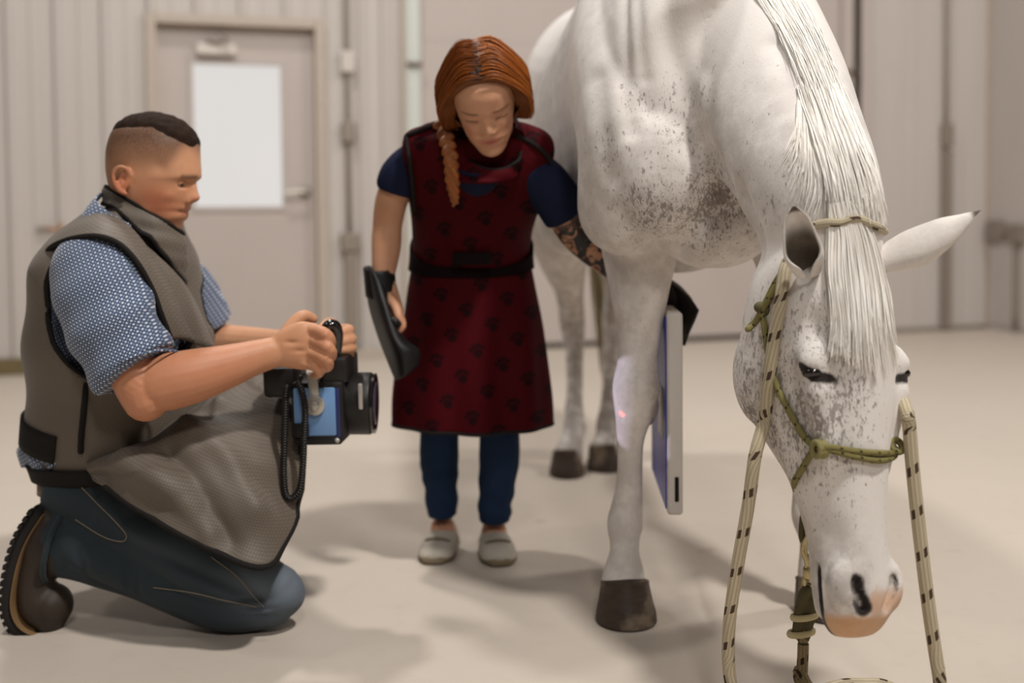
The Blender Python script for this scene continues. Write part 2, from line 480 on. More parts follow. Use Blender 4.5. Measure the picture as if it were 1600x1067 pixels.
for (x0, x1, z0, z1) in ((uw0 - q, uw0 + q / 2, zw0 - q, zw1 + q), (uw1 - q / 2, uw1 + q, zw0 - q, zw1 + q), (uw0, uw1, zw0 - q, zw0 + q / 2), (uw0, uw1, zw1 - q / 2, zw1 + q)): wbox(mb, x0, x1, z0, z1, -0.03, -0.015)
adopt(door, build('window_frame', mb, DOORM, shade=False, bevel=0.004))
u0, z0 = wu(338, 78); mb = MB(); wbox(mb, u0 - 0.11, u0 + 0.11, z0 - 0.03, z0 + 0.03, -0.025, 0.035)
clo = build('door_closer', mb, plain('closer_grey', lin(214, 205, 196), 0.4), shade=False, bevel=0.008); adopt(door, clo)
mb = MB(); mb.tube([wp(u0 - 0.02, 0.04, z0 + 0.035), wp(u0 + 0.06, 0.07, z0 + 0.05), wp(u0 + 0.02, 0.045, z0 + 0.085)], 0.009, n=8); mb.box(wp(u0 - 0.02, 0.01, z0 + 0.04), (0.03, 0.03, 0.015), WR)
adopt(door, build('closer_arm', mb, GALV))
u0, z0 = wu(470, 300); mb = MB(); mb.tube([wp(u0 + 0.03, -0.03, z0), wp(u0 + 0.03, 0.035, z0), wp(u0 - 0.02, 0.04, z0 + 0.003), wp(u0 - 0.09, 0.04, z0 - 0.006)], 0.011, n=10)
adopt(door, build('door_handle', mb, plain('satin_lever', lin(205, 197, 188), 0.35, 0.4)))
mb = MB(); mb.tube([wp(u0 + 0.03, -0.028, z0), wp(u0 + 0.03, -0.015, z0)], 0.034, n=20, ends=(0, 0)); adopt(door, build('handle_rose', mb, GALV))

# overhead door -------------------------------------------------------
od = empty('door_2', wp((uJ1 + uO1) / 2, 0, 0)); tag(od, None, None, kind='structure')
zz = [0.035, 0.95, 1.9, 2.85, 3.42]
for i in range(4):
    mb = MB(); wbox(mb, uJ1 - 0.01, uO1 - 0.09, zz[i], zz[i + 1] - 0.0015, -0.09, -0.03)
    adopt(od, build('door_section', mb, DOORM, shade=False))
mb = MB(); wbox(mb, uJ1 - 0.01, uO1 - 0.09, 0.0, 0.034, -0.085, -0.022); adopt(od, build('bottom_seal', mb, plain('rubber_seal', lin(70, 60, 52), 0.8), shade=False, bevel=0.008))
t = NT('pale_jamb'); t.col(lin(206, 211, 204)); t.set(0.4); JAMB = t.m
mb = MB(); wbox(mb, uJ0, uJ1 - 0.01, 0, 3.4, -0.1, 0.015); adopt(od, build('jamb_strip', mb, JAMB, shade=False, bevel=0.006))
mb = MB(); wbox(mb, uJ0 - 0.022, uJ0 - 0.002, 0, 3.4, 0.0, 0.05); adopt(od, build('track_rail', mb, FRAMEM, shade=False, bevel=0.004))
mb = MB(); wbox(mb, uO1 - 0.088, uO1 - 0.003, 0, 3.4, -0.1, 0.012); adopt(od, build('jamb_strip', mb, DOORM, shade=False, bevel=0.006))
mb = MB(); wbox(mb, uO1 - 0.002, uG1, 0, 3.4, -0.1, -0.02); adopt(od, build('dark_gap_strip', mb, DARKM, shade=False))  # dark strip filling the gap, the gap's shade put into its colour
mb = MB(); wbox(mb, uG1, uG1 + 0.088, 0, 3.4, -0.1, 0.012); adopt(od, build('jamb_strip', mb, DOORM, shade=False, bevel=0.006))
for px, py in ((646, 101), (1326, 113)):
    u0, z0 = wu(px, py); mb = MB(); wbox(mb, u0 - 0.045, u0 + 0.045, z0 - 0.012, z0 + 0.012, 0.012, 0.035); mb.tube([wp(u0 - 0.03, 0.035, z0), wp(u0 + 0.03, 0.035, z0)], 0.012, n=10)
    adopt(od, build('hinge', mb, plain('hinge_brown', lin(120, 104, 90), 0.6)))

# side wall beyond the corner --------------------------------------------
SA = wp(uC, 0, 0); g2 = GROUND(1600, 521); SU = nz(g2 - SA); SN = V3(-SU[1], SU[0], 0)
if np.dot(SN, -SA) < 0: SN = -SN
SR = np.stack([SU, SN, V3(0, 0, 1)], 1)
def sbox(mb, u0, u1, z0, z1, v0, v1):
    return mb.box(SA + SU * (u0 + u1) / 2 + SN * (v0 + v1) / 2 + V3(0, 0, (z0 + z1) / 2), ((u1 - u0) / 2, (v1 - v0) / 2, (z1 - z0) / 2), SR)
sw = empty('wall_right', SA); tag(sw, None, None, kind='structure')
mb = MB(); sbox(mb, -0.1, 4.2, 0, TOP, -0.12, 0); adopt(sw, build('wall_core', mb, WALLM, shade=False))
for i in range(9):
    mb = MB(); sbox(mb, 0.03 + i * 0.44, 0.03 + i * 0.44 + 0.425, 0.03, TOP, 0.0, 0.012); adopt(sw, build('wall_panel', mb, WALLM, shade=False, bevel=0.006))
mb = MB(); wbox(mb, uC - 0.03, uC + 0.0, 0, TOP, 0.0, 0.02); sbox(mb, 0.0, 0.03, 0, TOP, 0.0, 0.02); tag(build('trim_1', mb, FRAMEM, shade=False), None, None, kind='structure')

# conduits and boxes on the wall -------------------------------------------
def conduit(label, px, pys, boxes, lower=None, top=TOP):
    u0 = wu(px, 200)[0]
    r = empty('electrical_conduit', wp(u0, 0.02, 0)); tag(r, label, 'conduit')
    mb = MB(); mb.tube([wp(u0, 0.026, wz(px, pys[1])), wp(u0, 0.026, top)], 0.015, n=10, ends=(0, 0)); adopt(r, build('pipe', mb, GALV))
    for (by, hw, hh, dp, m) in boxes:
        z0 = wz(px, by); mb = MB(); wbox(mb, u0 - hw, u0 + hw, z0 - hh, z0 + hh, 0.012, dp); adopt(r, build('junction_box', mb, m, shade=False, bevel=0.008))
    if lower:
        mb = MB(); wbox(mb, u0 - lower[0], u0 + lower[0], wz(px, lower[2]), wz(px, lower[1]), 0.012, 0.06); adopt(r, build('surface_raceway', mb, GALV, shade=False, bevel=0.006))
    return r
WHITEBOX = plain('white_box', lin(206, 198, 190), 0.5)
conduit('thin grey conduit with white switch box between the entry door and the overhead door', 543, (0, 385), [(98, 0.042, 0.062, 0.06, WHITEBOX), (207, 0.04, 0.06, 0.06, GALV), (378, 0.055, 0.055, 0.07, GALV)], (0.036, 395, 545))
conduit('thin grey conduit with one small box, right of the horse on the panelled wall', 1475, (0, 225), [(212, 0.038, 0.08, 0.06, GALV)], (0.032, 235, 512))
r = empty('outlet_box', wp(uC, 0.03, wz(1560, 360))); tag(r, 'grey surface outlet box with a short pipe in the far right corner', 'outlet box')
z0 = wz(1545, 360)
mb = MB(); sbox(mb, 0.045, 0.20, z0 - 0.07, z0 + 0.075, 0.012, 0.06); adopt(r, build('box', mb, GALV, shade=False, bevel=0.008))
mb = MB(); sbox(mb, 0.20, 0.27, z0 - 0.03, z0 + 0.03, 0.014, 0.045); adopt(r, build('connector', mb, GALV, shade=False, bevel=0.006))
mb = MB(); sbox(mb, 0.27, 0.42, z0 - 0.08, z0 + 0.05, 0.012, 0.06); adopt(r, build('box', mb, GALV, shade=False, bevel=0.008))
mb = MB(); mb.tube([SA + SU * 0.33 + SN * 0.03 + V3(0, 0, 0.03), SA + SU * 0.33 + SN * 0.03 + V3(0, 0, z0)], 0.018, n=10, ends=(0, 0)); adopt(r, build('pipe', mb, GALV))
u0, z0 = wu(80, 357)
r = empty('wall_hook', wp(u0, 0.03, z0)); tag(r, 'small tan hook on the ribbed wall left of the entry door', 'hook')
mb = MB(); wbox(mb, u0 - 0.07, u0 + 0.0, z0 - 0.012, z0 + 0.012, 0.025, 0.04); adopt(r, build('plate', mb, GALV, shade=False, bevel=0.003))
mb = MB(); mb.tube([wp(u0 - 0.01, 0.04, z0), wp(u0 + 0.04, 0.07, z0 - 0.004), wp(u0 + 0.06, 0.08, z0 + 0.02)], 0.011, n=8); adopt(r, build('hook_arm', mb, plain('tan_hook', lin(176, 132, 96), 0.6)))
# ================================================================== THE HORSE
HB, HD, HL = V3(0.40, 2.40, 0), V3(0.087, -0.996, 0), V3(0.996, 0.087, 0)
def HQ(q, r, z): return HB + HD * q + HL * r + V3(0, 0, z)
# head frame: a = down the face, f = out of the forehead, l = towards the horse's left (viewer's right)
HP0 = U(1322, 350, 1.86)
HMZ = U(1366, 1001, 1.73)
ha = nz(HMZ - HP0); hf = V3(0.43, -0.90, 0.02); hf = nz(hf - ha * np.dot(hf, ha)); hl = np.cross(hf, ha)
if hl[0] < 0: hl = -hl
HLEN = np.linalg.norm(HMZ - HP0)
def HH(t, f, l): return HP0 + ha * t + hf * f + hl * l

hb = MB()
# trunk: (q, centre z, half width, half height)
tr = [(0.20, 1.03, .085, .12), (0.13, 1.04, .19, .23), (0.0, 1.09, .235, .345), (-0.22, 1.12, .25, .405), (-0.55, 1.075, .285, .36), (-0.9, 1.12, .285, .35), (-1.18, 1.19, .265, .315), (-1.42, 1.20, .225, .27), (-1.58, 1.20, .14, .18)]
hb.tube([HQ(a, 0, z) for a, z, w, h in tr], [w for *_, w, h in tr], [h for *_, h in tr], (0, 0, 1), n=48, sub=7, pw=2.15)
# neck
nk = [U(1090, 30, 2.62), U(1130, 70, 2.42), U(1195, 150, 2.20), U(1240, 235, 2.04), U(1272, 310, 1.94), HH(0.03, -0.06, 0)]
hb.tube(nk, [.13, .145, .130, .112, .098, .085], [.22, .235, .178, .142, .125, .11], np.array([(0.15, -.3, .95), (.25, -.38, .88), (.38, -.48, .78), (.45, -.55, .7), (.45, -.6, .65), (.45, -.65, .6)]), n=40, sub=7)
# chest and shoulder masses
for r, s in ((-1, 1), (1, 1)):
    hb.tube([HQ(-.22, .15 * r, 1.36), HQ(-.08, .185 * r, 1.18), HQ(0.06, .185 * r, 1.0), HQ(0.02, .18 * r, .86)], [.07, .085, .085, .085], [.12, .14, .13, .13], HD, n=28, sub=6)
    hb.ell(HQ(.14, .11 * r, .93), (.11, .09, .13))
hb.ell(HQ(.10, 0, .86), (.14, .10, .12))
# forelegs -----------------------------------------------------------------
def foreleg(pts, ra, rb):
    hb.tube(pts, ra, rb, HD, n=32, sub=6)
RF = [(U(996, 300, 2.46), .105, .14), (U(1000, 380, 2.45), .085, .115), (U(999, 450, 2.43), .064, .088), (U(999, 520, 2.42), .047, .06), (U(996, 565, 2.41), .043, .05), (U(994, 605, 2.40), .051, .053), (U(991, 640, 2.405), .043, .05), (U(985, 685, 2.415), .0295, .04), (U(984, 745, 2.42), .0275, .037), (U(980, 790, 2.425), .034, .042), (U(976, 820, 2.42), .0385, .046), (U(976, 855, 2.40), .031, .036), (U(975, 890, 2.385), .043, .045), (U(974, 915, 2.375), .049, .054)]
foreleg([p for p, *_ in RF], [a for _, a, b in RF], [b for _, a, b in RF])
hb.ell(U(1008, 632, 2.44), (.032, .03, .05))                                 # back of the knee
hb.ell(U(985, 822, 2.46), (.03, .028, .03))                                  # ergot
LFO = GROUND(1288, 962); LX, LY = LFO[0], LFO[1] + .03
LF = [(V3(.57, 2.44, .93), .105, .14), (V3(.585, 2.44, .82), .085, .115), (V3(.60, 2.43, .72), .066, .088), (V3(.61, 2.42, .61), .049, .06), (V3(.615, 2.41, .55), .043, .05), (V3(.618, 2.40, .50), .053, .053), (V3(.62, 2.40, .45), .044, .05), (V3(.625, 2.41, .39), .031, .04), (V3(.63, 2.415, .30), .029, .037), (V3(.633, 2.42, .24), .034, .042), (V3(.634, 2.41, .20), .039, .046), (V3(LX - .008, LY + .02, .15), .032, .036), (V3(LX - .004, LY + .005, .11), .042, .045), (V3(LX, LY, .085), .05, .054)]
foreleg([p for p, *_ in LF], [a for _, a, b in LF], [b for _, a, b in LF])
# hind legs ----------------------------------------------------------------
def hindleg(top, xs):
    pts = [top] + [U(*p[:3]) for p in xs]
    hb.tube(pts, [.15] + [p[3] for p in xs], [.24] + [p[4] for p in xs], HD, n=28, sub=6)
RH = [(868, 330, 3.66, .12, .17), (878, 400, 3.76, .082, .12), (889, 455, 3.86, .048, .075), (894, 505, 3.92, .044, .062), (897, 545, 3.90, .033, .045), (898, 600, 3.86, .028, .038), (897, 640, 3.83, .032, .040), (897, 668, 3.80, .041, .046), (893, 690, 3.75, .038, .04), (888, 712, 3.71, .052, .055)]
hindleg(HQ(-1.22, -.15, 1.12), RH)
LH = [(978, 330, 3.72, .12, .17), (974, 400, 3.82, .082, .12), (966, 455, 3.92, .048, .075), (960, 500, 3.98, .044, .062), (957, 540, 3.96, .033, .045), (954, 595, 3.93, .028, .038), (952, 635, 3.90, .032, .040), (950, 660, 3.87, .041, .046), (947, 684, 3.83, .038, .04), (943, 704, 3.79, .052, .055)]
hindleg(HQ(-1.26, .15, 1.12), LH)
for r in (-1, 1): hb.ell(HQ(-1.18, .16 * r, 1.12), (.13, .26, .26))
hb.ell(HQ(-.95, -.14, .86), (.11, .16, .13)); hb.ell(HQ(-.95, .14, .86), (.11, .16, .13))
# head: rows down the face (t, front, back, half width, width at jaw)
hr = [(-.045, -.03, -.12, .045), (-.02, .0, -.155, .068), (.04, .03, -.20, .088), (.10, .046, -.235, .102), (.16, .052, -.262, .106), (.22, .050, -.275, .103), (.28, .043, -.272, .094), (.34, .035, -.222, .080), (.40, .028, -.168, .068), (.46, .022, -.126, .0605), (.52, .019, -.106, .0575), (.57, .017, -.098, .0605), (.605, .010, -.096, .0585), (.632, -.008, -.088, .047), (.645, -.025, -.078, .030)]
sc = HLEN / .645
K = catmull(np.array(hr), 6); th = np.linspace(0, 2 * math.pi, 56, endpoint=False)
G = []
for (t_, fr, bk, w) in K:
    cf, hf_ = (fr + bk) / 2, (fr - bk) / 2
    row = []
    for a in th:
        y = math.cos(a); x = math.sin(a)
        yy = math.copysign(abs(y) ** 0.92, y); xx = math.copysign(abs(x) ** 0.85, x)
        jaw = 1.0 if y > -.15 else 1 - .38 * smoothstep(-.15, -1.0, y)        # the lower jaw is narrower than the face
        f_ = cf + hf_ * yy
        row.append(HH(t_ * sc, f_, w * xx * jaw))
    G.append(row)
hb.grid(np.array(G), closed_v=True, cap0=True, cap1=True)
for s in (-1, 1):
    hb.ell(HH(.228, -.006, .080 * s), (.029, .029, .038))                      # orbits
    hb.tube([HH(.27, .0, .083 * s), HH(.33, -.005, .068 * s), HH(.40, -.01, .052 * s)], [.022, .018, .012], n=12, sub=3)   # facial crest
    hb.ell(HH(.235, -.17, .052 * s), (.05, .085, .09))                         # jowl
    hb.ell(HH(.575, -.012, .047 * s), (.024, .03, .045))                       # nostril wing
hb.ell(HH(.612, -.086, 0), (.034, .028, .030))                                  # lower lip and chin
hb.tube([HH(.40, -.135, 0), HH(.5, -.100, 0), HH(.6, -.090, 0)], [.035, .032, .034], [.03, .028, .03], hf, n=16)
HV, HF_, HE = fuse(hb, 0.0058, 7, .55)
# sculpting on the fused skin -----------------------------------------------
def hs(c, r, d): bump(HV, c, r, d)
N_ = normals(HV, HF_)
def groove(pts, r, depth):
    P = catmull(np.array(pts), 10); amt = np.zeros(len(HV))
    for p in P: amt = np.maximum(amt, np.exp(-((HV - p) ** 2).sum(1) / (r * r)))
    HV[:] -= N_ * (amt * depth)[:, None]
def surf(px, py, lo=1.4, hi=4.2):
    """where the line of sight meets the horse's skin (nearest vertex)"""
    o = V3(0, 0, CAMH); d = nz(ray(px, py)); W = HV - o; tt = W @ d
    dist = np.linalg.norm(W - np.outer(tt, d), axis=1)
    k = np.where((dist < .008) & (tt > lo) & (tt < hi))[0]
    if not len(k): k = np.array([np.argmin(dist)])
    return HV[k[np.argmin(tt[k])]].copy()
groove([surf(1044, -70), surf(1046, 20), surf(1058, 110), surf(1068, 165), surf(1095, 235), surf(1130, 290)], .030, .016)
groove([surf(974, -70), surf(971, 0), surf(973, 70), surf(980, 140), surf(990, 200)], .016, .008)
groove([surf(998, -70), surf(994, 0), surf(996, 60), surf(1004, 120)], .014, .006)
groove([surf(1150, 300), surf(1172, 350), surf(1180, 400)], .022, .012)
groove([surf(1062, 395), surf(1080, 360), surf(1110, 345), surf(1150, 335)], .022, .010)
groove([surf(930, 120), surf(935, 200), surf(945, 270)], .03, .010)
groove([surf(1215, 60), surf(1235, 120), surf(1255, 160)], .022, .010)
for s in (-1, 1):
    e = HH(.240, .010, .098 * s)
    hs(HH(.17, .012, .088 * s), .035, hl * (-.014 * s) - hf * .004)             # hollow above the eye
    hs(e - ha * .014, (.026, .026, .014), (hl * s + hf * .5) * .003)           # upper lid
    hs(e + ha * .014, (.024, .024, .012), (hl * s + hf * .4) * .002)           # lower lid
    hs(HH(.50, -.02, .052 * s), (.05, .05, .06), -hl * s * .005)
groove([HH(.55, -.060, -.06), HH(.60, -.056, -.055), HH(.632, -.054, -.035)], .009, .013)
groove([HH(.55, -.060, .06), HH(.60, -.056, .055), HH(.632, -.054, .035)], .009, .013)
NR = [surf(1346, 912), surf(1349, 932), surf(1356, 955)]
def mirror(p): q = p - HP0; return p - 2 * np.dot(q, hl) * hl
NL = [mirror(p) for p in NR]
N_ = normals(HV, HF_)
NRD, NLD = [p.copy() for p in NR], [p.copy() for p in NL]
groove(NR, .0085, .016); groove(NL, .0085, .016)
hs(NR[1] - hl * .010 + hf * .002, .012, (-hl * .5 + hf) * .004)
HN = normals(HV, HF_)
# colour zones of the coat: flecks, bare pink skin, dark skin, grey patches, some painted shade
rel = HV - HP0; lt, lf_, ll = rel @ ha, rel @ hf, rel @ hl
onhead = smoothstep(-.03, .04, lt) * (np.abs(ll) < .2) * (lf_ > -.36)
speck = .30 + .22 * np.clip(vnoise(HV, 9, 40), -1, 1)
def zone(c, r): return np.exp(-(((HV - c) / r) ** 2).sum(1))
for px, py, r, w in ((1020, 330, .12, .6), (1110, 320, .11, .8), (960, 230, .10, .35), (1200, 330, .10, .3), (1080, 170, .08, .45), (1000, 150, .06, .4), (1060, 200, .06, .4), (1160, 260, .10, .2), (980, 320, .06, .3), (1150, 350, .05, .5)):
    speck = np.maximum(speck, .30 + w * zone(surf(px, py), r))
hd = .40 + .55 * np.exp(-((lt - .33) / .12) ** 2) * smoothstep(.03, -.06, ll) + .25 * np.exp(-((lt - .18) / .09) ** 2) * smoothstep(.02, -.05, ll)
speck = speck * (1 - onhead) + hd * onhead
speck *= 1 - .85 * smoothstep(.62, .45, HV[:, 2]) * (1 - onhead)
pink = np.zeros(len(HV)); dark = np.zeros(len(HV)); grey = np.zeros(len(HV))
LS = HLEN / .645
pk = .62 * np.exp(-(((lt / LS - .590) / .034) ** 2)) * smoothstep(-.065, -.02, lf_) * smoothstep(-.040, -.005, ll) * onhead
pk2 = np.exp(-(((lt / LS - .628) / .026) ** 2)) * onhead * smoothstep(-.075, -.04, lf_)
pink = np.clip(np.maximum(pk, pk2) * 1.1, 0, 1)
for s in (-1, 1):
    e = HH(.243, .006, .104 * s)
    d1 = (HV - e) @ ha; d2 = (HV - e) @ hf; 
    side = smoothstep(.0, .04, (ll * s))
    along = d2 * .7 + d1 * .72; across = -d2 * .72 + d1 * .7
    dark = np.maximum(dark, np.exp(-(along / .025) ** 2 - (across / .0105) ** 2) * side * onhead)
    for p in catmull(np.array(NRD if s < 0 else NLD), 6): dark = np.maximum(dark, np.exp(-((HV - p) ** 2).sum(1) / (.0165 if s < 0 else .0105) ** 2))  # dark nostrils, shade of the hollow painted in
dark = np.maximum(dark, .9 * np.exp(-((lf_ + .057) / .011) ** 2) * smoothstep(.52, .56, lt) * onhead)   # line of the mouth, the lip's shade painted in
dark = np.maximum(dark, .33 * np.exp(-((lt / LS - .640) / .012) ** 2 - ((ll + .01) / .022) ** 2) * onhead)
grey = .55 * onhead * smoothstep(.42, .56, lt) * smoothstep(.01, -.045, ll) + .35 * onhead * np.exp(-((lt - .26) / .07) ** 2 - ((ll + .09) / .05) ** 2)
kn = np.exp(-((HV[:, 2] - .48) / .12) ** 2) * (HV[:, 1] < 2.8) * (1 - onhead)
grey = np.maximum(grey, .8 * kn * smoothstep(.255, .30, HV[:, 0]))
grey = np.maximum(grey, .75 * smoothstep(.9, .45, HV[:, 2]) * (HV[:, 1] > 3.2))  # hind legs: the body's shadow on them painted as grey
grey = np.maximum(grey, .30 * smoothstep(1.25, .95, HV[:, 2]) * (1 - onhead))  # greyer lower on the body
grey = np.maximum(grey, .32 * np.clip(vnoise(HV, 7, 44) + .1, 0, 1) * (1 - onhead))
for px, py, r, w in ((1078, 195, .06, .45), (1110, 330, .09, .4), (990, 160, .05, .25), (1050, 330, .09, .3)):
    grey = np.maximum(grey, w * zone(surf(px, py), r))
t = NT('flea_bitten_grey_coat')
o_ = t.coord(); spk = t.attr('speck'); 
base = t.mix(t.noise(o_, 7, 5, .6), lin(216, 209, 203), lin(232, 226, 221))
gn = t.noise(o_, 22, 5, .65)
gm = t.math('MULTIPLY', t.attr('grey'), t.step(gn, .28, .62), clamp=True)
base = t.mix(gm, base, lin(138, 126, 118))
f1 = t.noise(t.mapping(o_, (1.15, 1.15, .5)), 230, 3, .6, .4); f2 = t.noise(t.mapping(o_, (1.2, 1.2, .55), (.3, .2, .4)), 105, 3, .6, .5)
cl = t.noise(o_, 11, 3, .6)
lim = t.math('SUBTRACT', .758, t.math('MULTIPLY', t.math('MULTIPLY', spk, t.math('ADD', cl, .35)), .30))
k1 = t.step(f1, lim, t.math('ADD', lim, .12)); lim2 = t.math('ADD', lim, -.01); k2 = t.step(f2, lim2, t.math('ADD', lim2, .10))
fl = t.math('MAXIMUM', k1, t.math('MULTIPLY', k2, .85))
base = t.mix(t.math('MULTIPLY', fl, .72), base, lin(88, 74, 66))
pn = t.noise(o_, 60, 4, .6)
pm = t.step(t.math('ADD', t.attr('pink'), t.math('MULTIPLY', t.math('SUBTRACT', pn, .5), .45)), .30, .62)
pc = t.mix(t.noise(o_, 30, 3), lin(190, 136, 88), lin(206, 162, 116)); pc = t.mix(t.step(t.attr('pink'), .35, .9), lin(204, 176, 158), pc)
base = t.mix(t.math('MULTIPLY', pm, .85), base, pc)
dm = t.step(t.math('ADD', t.attr('dark'), t.math('MULTIPLY', t.math('SUBTRACT', pn, .5), .25)), .32, .6)
base = t.mix(dm, base, lin(38, 31, 29))
t.col(base); t.set(.78, spec=.18, sheen=.15); t.bumpn(f1, .35, .0016); COAT = t.m
horse = empty('horse', HQ(-.6, 0, 0)); tag(horse, 'white flea-bitten grey horse standing with its head lowered to the floor', 'horse')
adopt(horse, fastmesh('body', HV, HF_, COAT, attrs=dict(speck=speck, pink=pink, dark=dark, grey=grey)))

# hooves --------------------------------------------------------------------
t = NT('hoof_horn'); zc = t.sep(t.coord('Object'))
n = t.noise(t.mapping(t.coord(), (1, 1, 3)), 40, 4); n2 = t.noise(t.coord(), 12, 3)
t.col(t.mix(t.step(n2, .5, .7), t.mix(n, lin(48, 39, 34), lin(84, 70, 60)), lin(128, 112, 94))); t.set(.55, spec=.3); t.bumpn(n, .4, .003); HOOF = t.m
def hoof(c, yaw, w=.062, h=.088, l=.072, mat=None):
    """c = middle of the hoof on the floor; toe points along the horse's front"""
    d = np.array([math.cos(yaw), math.sin(yaw), 0]); s = np.array([-d[1], d[0], 0]); rows = []
    for z, k, sh in ((0, .93, .016), (.004, 1.0, .017), (.02, .985, .013), (h * .5, .90, .005), (h * .9, .80, -.006), (h, .80, -.008), (h * 1.04, .70, -.01)):
        row = []
        for a in np.linspace(0, 2 * math.pi, 40, endpoint=False):
            x, y = math.cos(a), math.sin(a)
            hl_ = l * (1 if x > 0 else .82); back = 1 - .12 * (x < -.6) * (abs(y) < .35)
            zt = z * (1 - .30 * (1 - x) / 2 * (z > .03))
            row.append(c + d * (x * hl_ * k * back + sh) + s * (y * w * k) + V3(0, 0, zt))
        rows.append(row)
    m = MB(); m.grid(np.array(rows), closed_v=True, cap0=True, cap1=True)
    adopt(horse, build('hoof', m, mat or HOOF, angle=50)); return m
hy = math.atan2(HD[1], HD[0])
c = U(976, 940, 2.385); hoof(V3(c[0], 2.37, 0), hy - .08, w=.064, h=.092, l=.068)
hoof(V3(LX, LY, 0), hy + .15)
c = GROUND(886, 742); hoof(V3(c[0], c[1] + .02, 0), hy - .1, w=.058, h=.085)
c = GROUND(943, 733); hoof(V3(c[0], c[1] + .02, 0), hy + .05, w=.058, h=.085)

# eyes ----------------------------------------------------------------------
EYEM = plain('dark_eye', lin(24, 18, 16), .12, spec=.6)
for s in (-1, 1):
    m = MB(); R = np.stack([ha, hf, hl], 1); m.ell(HH(.243, .002, .092 * s), (.010, .017, .015), R)
    adopt(horse, build('eye', m, EYEM))

# ears ----------------------------------------------------------------------
t = NT('ear_fur'); n = t.noise(t.mapping(t.coord(), (1, 1, 1)), 120, 3); inn = t.attr('inner')
c = t.mix(n, lin(205, 197, 190), lin(226, 220, 214)); c = t.mix(t.step(inn, .2, .95), c, t.mix(t.noise(t.coord(), 45, 4), lin(52, 45, 38), lin(120, 108, 94)))
c = t.mix(t.step(t.attr('tipd'), .5, .9), c, lin(96, 82, 72))
t.col(c); t.set(.8, spec=.15, sheen=.2); t.bumpn(n, .3, .002); EARM = t.m
def ear(base, tip, opn, width, name='ear', blunt=(.36, .02)):
    """leaf-shaped cup from base to tip; opn = way the opening looks"""
    base, tip = np.asarray(base), np.asarray(tip); ax = nz(tip - base); L = np.linalg.norm(tip - base)
    o = nz(opn - ax * np.dot(opn, ax)); s = np.cross(ax, o)
    rows = []; inn = []; td = []
    us = np.linspace(0, 1, 22)
    for side in (0, 1):
        for u in (us if side == 0 else us[::-1]):
            w = width * sinterp(u, [0, .12, .35, .6, .85, 1], [.62, .8, 1, .86, *blunt])
            half = sinterp(u, [0, .22, .45, 1], [3.1, 2.75, 1.8, 1.35])          # how far the cup wraps round
            row = []
            for k in np.linspace(-1, 1, 25):
                a = k * half; r = w * (1 if side == 0 else .86)
                bend = .012 * math.sin(u * 3.1) 
                row.append(base + ax * (u * L) - o * (r * math.cos(a) * .72 - bend) + s * (r * math.sin(a)))
                inn.append((1 - .5 * abs(k) ** 3) * smoothstep(.98, .45, u) if side else 0); td.append(smoothstep(.8, .98, u) * (abs(k) < .8))
            rows.append(row)
    G = np.array(rows); m = MB(); m.grid(G, closed_u=True)
    Fq = np.array([f for f in m.f]); Vv = m.V()
    # close the two rims
    nb = G.shape[1]; na = len(us)
    ex = []
    for i in range(na - 1):
        for j in (0, nb - 1):
            ex.append((i * nb + j, (i + 1) * nb + j, (2 * na - 2 - i) * nb + j, (2 * na - 1 - i) * nb + j))
    ob = fastmesh(name, Vv, np.vstack([Fq, ex]), EARM, attrs=dict(inner=np.array(inn), tipd=np.array(td)))
    fixn(ob.data); adopt(horse, ob)
def on(px, py, off=.012):
    p = surf(px, py); d = nz(V3(0, 0, CAMH) - p); return p + d * off
b_ = on(1259, 424, .004); t_ = U(1240, 324, b_[1] - .050); ear(b_, t_, V3(-.22, -1, -.25), .031, blunt=(.62, .16))
b_ = on(1380, 408, -.030); ear(b_, U(1533, 328, b_[1] - .06), V3(.25, .65, -.7), .036)

# mane, forelock, tail -------------------------------------------------------
t = NT('horse_hair'); n = t.noise(t.mapping(t.coord(), (40, 40, 4)), 3, 3)
t.col(t.mix(n, lin(226, 219, 208), lin(246, 243, 239))); t.set(.45, spec=.25, sheen=.1); HAIR = t.m
t = NT('tail_hair'); n = t.noise(t.mapping(t.coord(), (40, 40, 4)), 3, 3)
t.col(t.mix(n, lin(150, 134, 96), lin(206, 194, 164))); t.set(.55, spec=.3); TAILM = t.m
def strands(guides, n, r, jit, seed, k=14, lens=(.75, 1.0), m=None, clump=0, start=0.0, outd=V3(0.1, -.9, .35)):
    rs = np.random.RandomState(seed); m = m or MB()
    Gd = np.array([catmull(g, 8) for g in guides]); a = len(Gd)
    idx = np.linspace(0, Gd.shape[1] - 1, 40)
    for i in range(n):
        x = rs.uniform(0, a - 1); j = min(int(x), a - 2); f = x - j
        if clump:
            f2 = (x * clump - math.floor(x * clump) - .5); 
        P = Gd[j] * (1 - f) + Gd[j + 1] * f
        if clump: P = P + (Gd[j + 1] - Gd[j]) * (-f2 / clump * .75) * np.linspace(0, 1, len(P))[:, None] ** 1.2
        L = rs.uniform(*lens); tt = np.linspace(rs.uniform(0, start) * (len(P) - 1), L * (len(P) - 1), k)
        Q = np.stack([np.interp(tt, np.arange(len(P)), P[:, c]) for c in range(3)], 1)
        w = np.linspace(0.25, 1, k)[:, None]
        Q += rs.normal(0, jit, 3) * w + np.sin(np.linspace(0, rs.uniform(2, 7), k) + rs.uniform(0, 6))[:, None] * rs.normal(0, jit * .6, 3) * w
        m.lock(Q, r * rs.uniform(.7, 1.5), outd, rs)
    return m
def on(px, py, off=.012):
    p = surf(px, py); d = nz(V3(0, 0, CAMH) - p); return p + d * off
def g(*pts, off=.012, Ys=None):
    out = [on(px, py, off) for px, py in pts]
    return np.array(out)
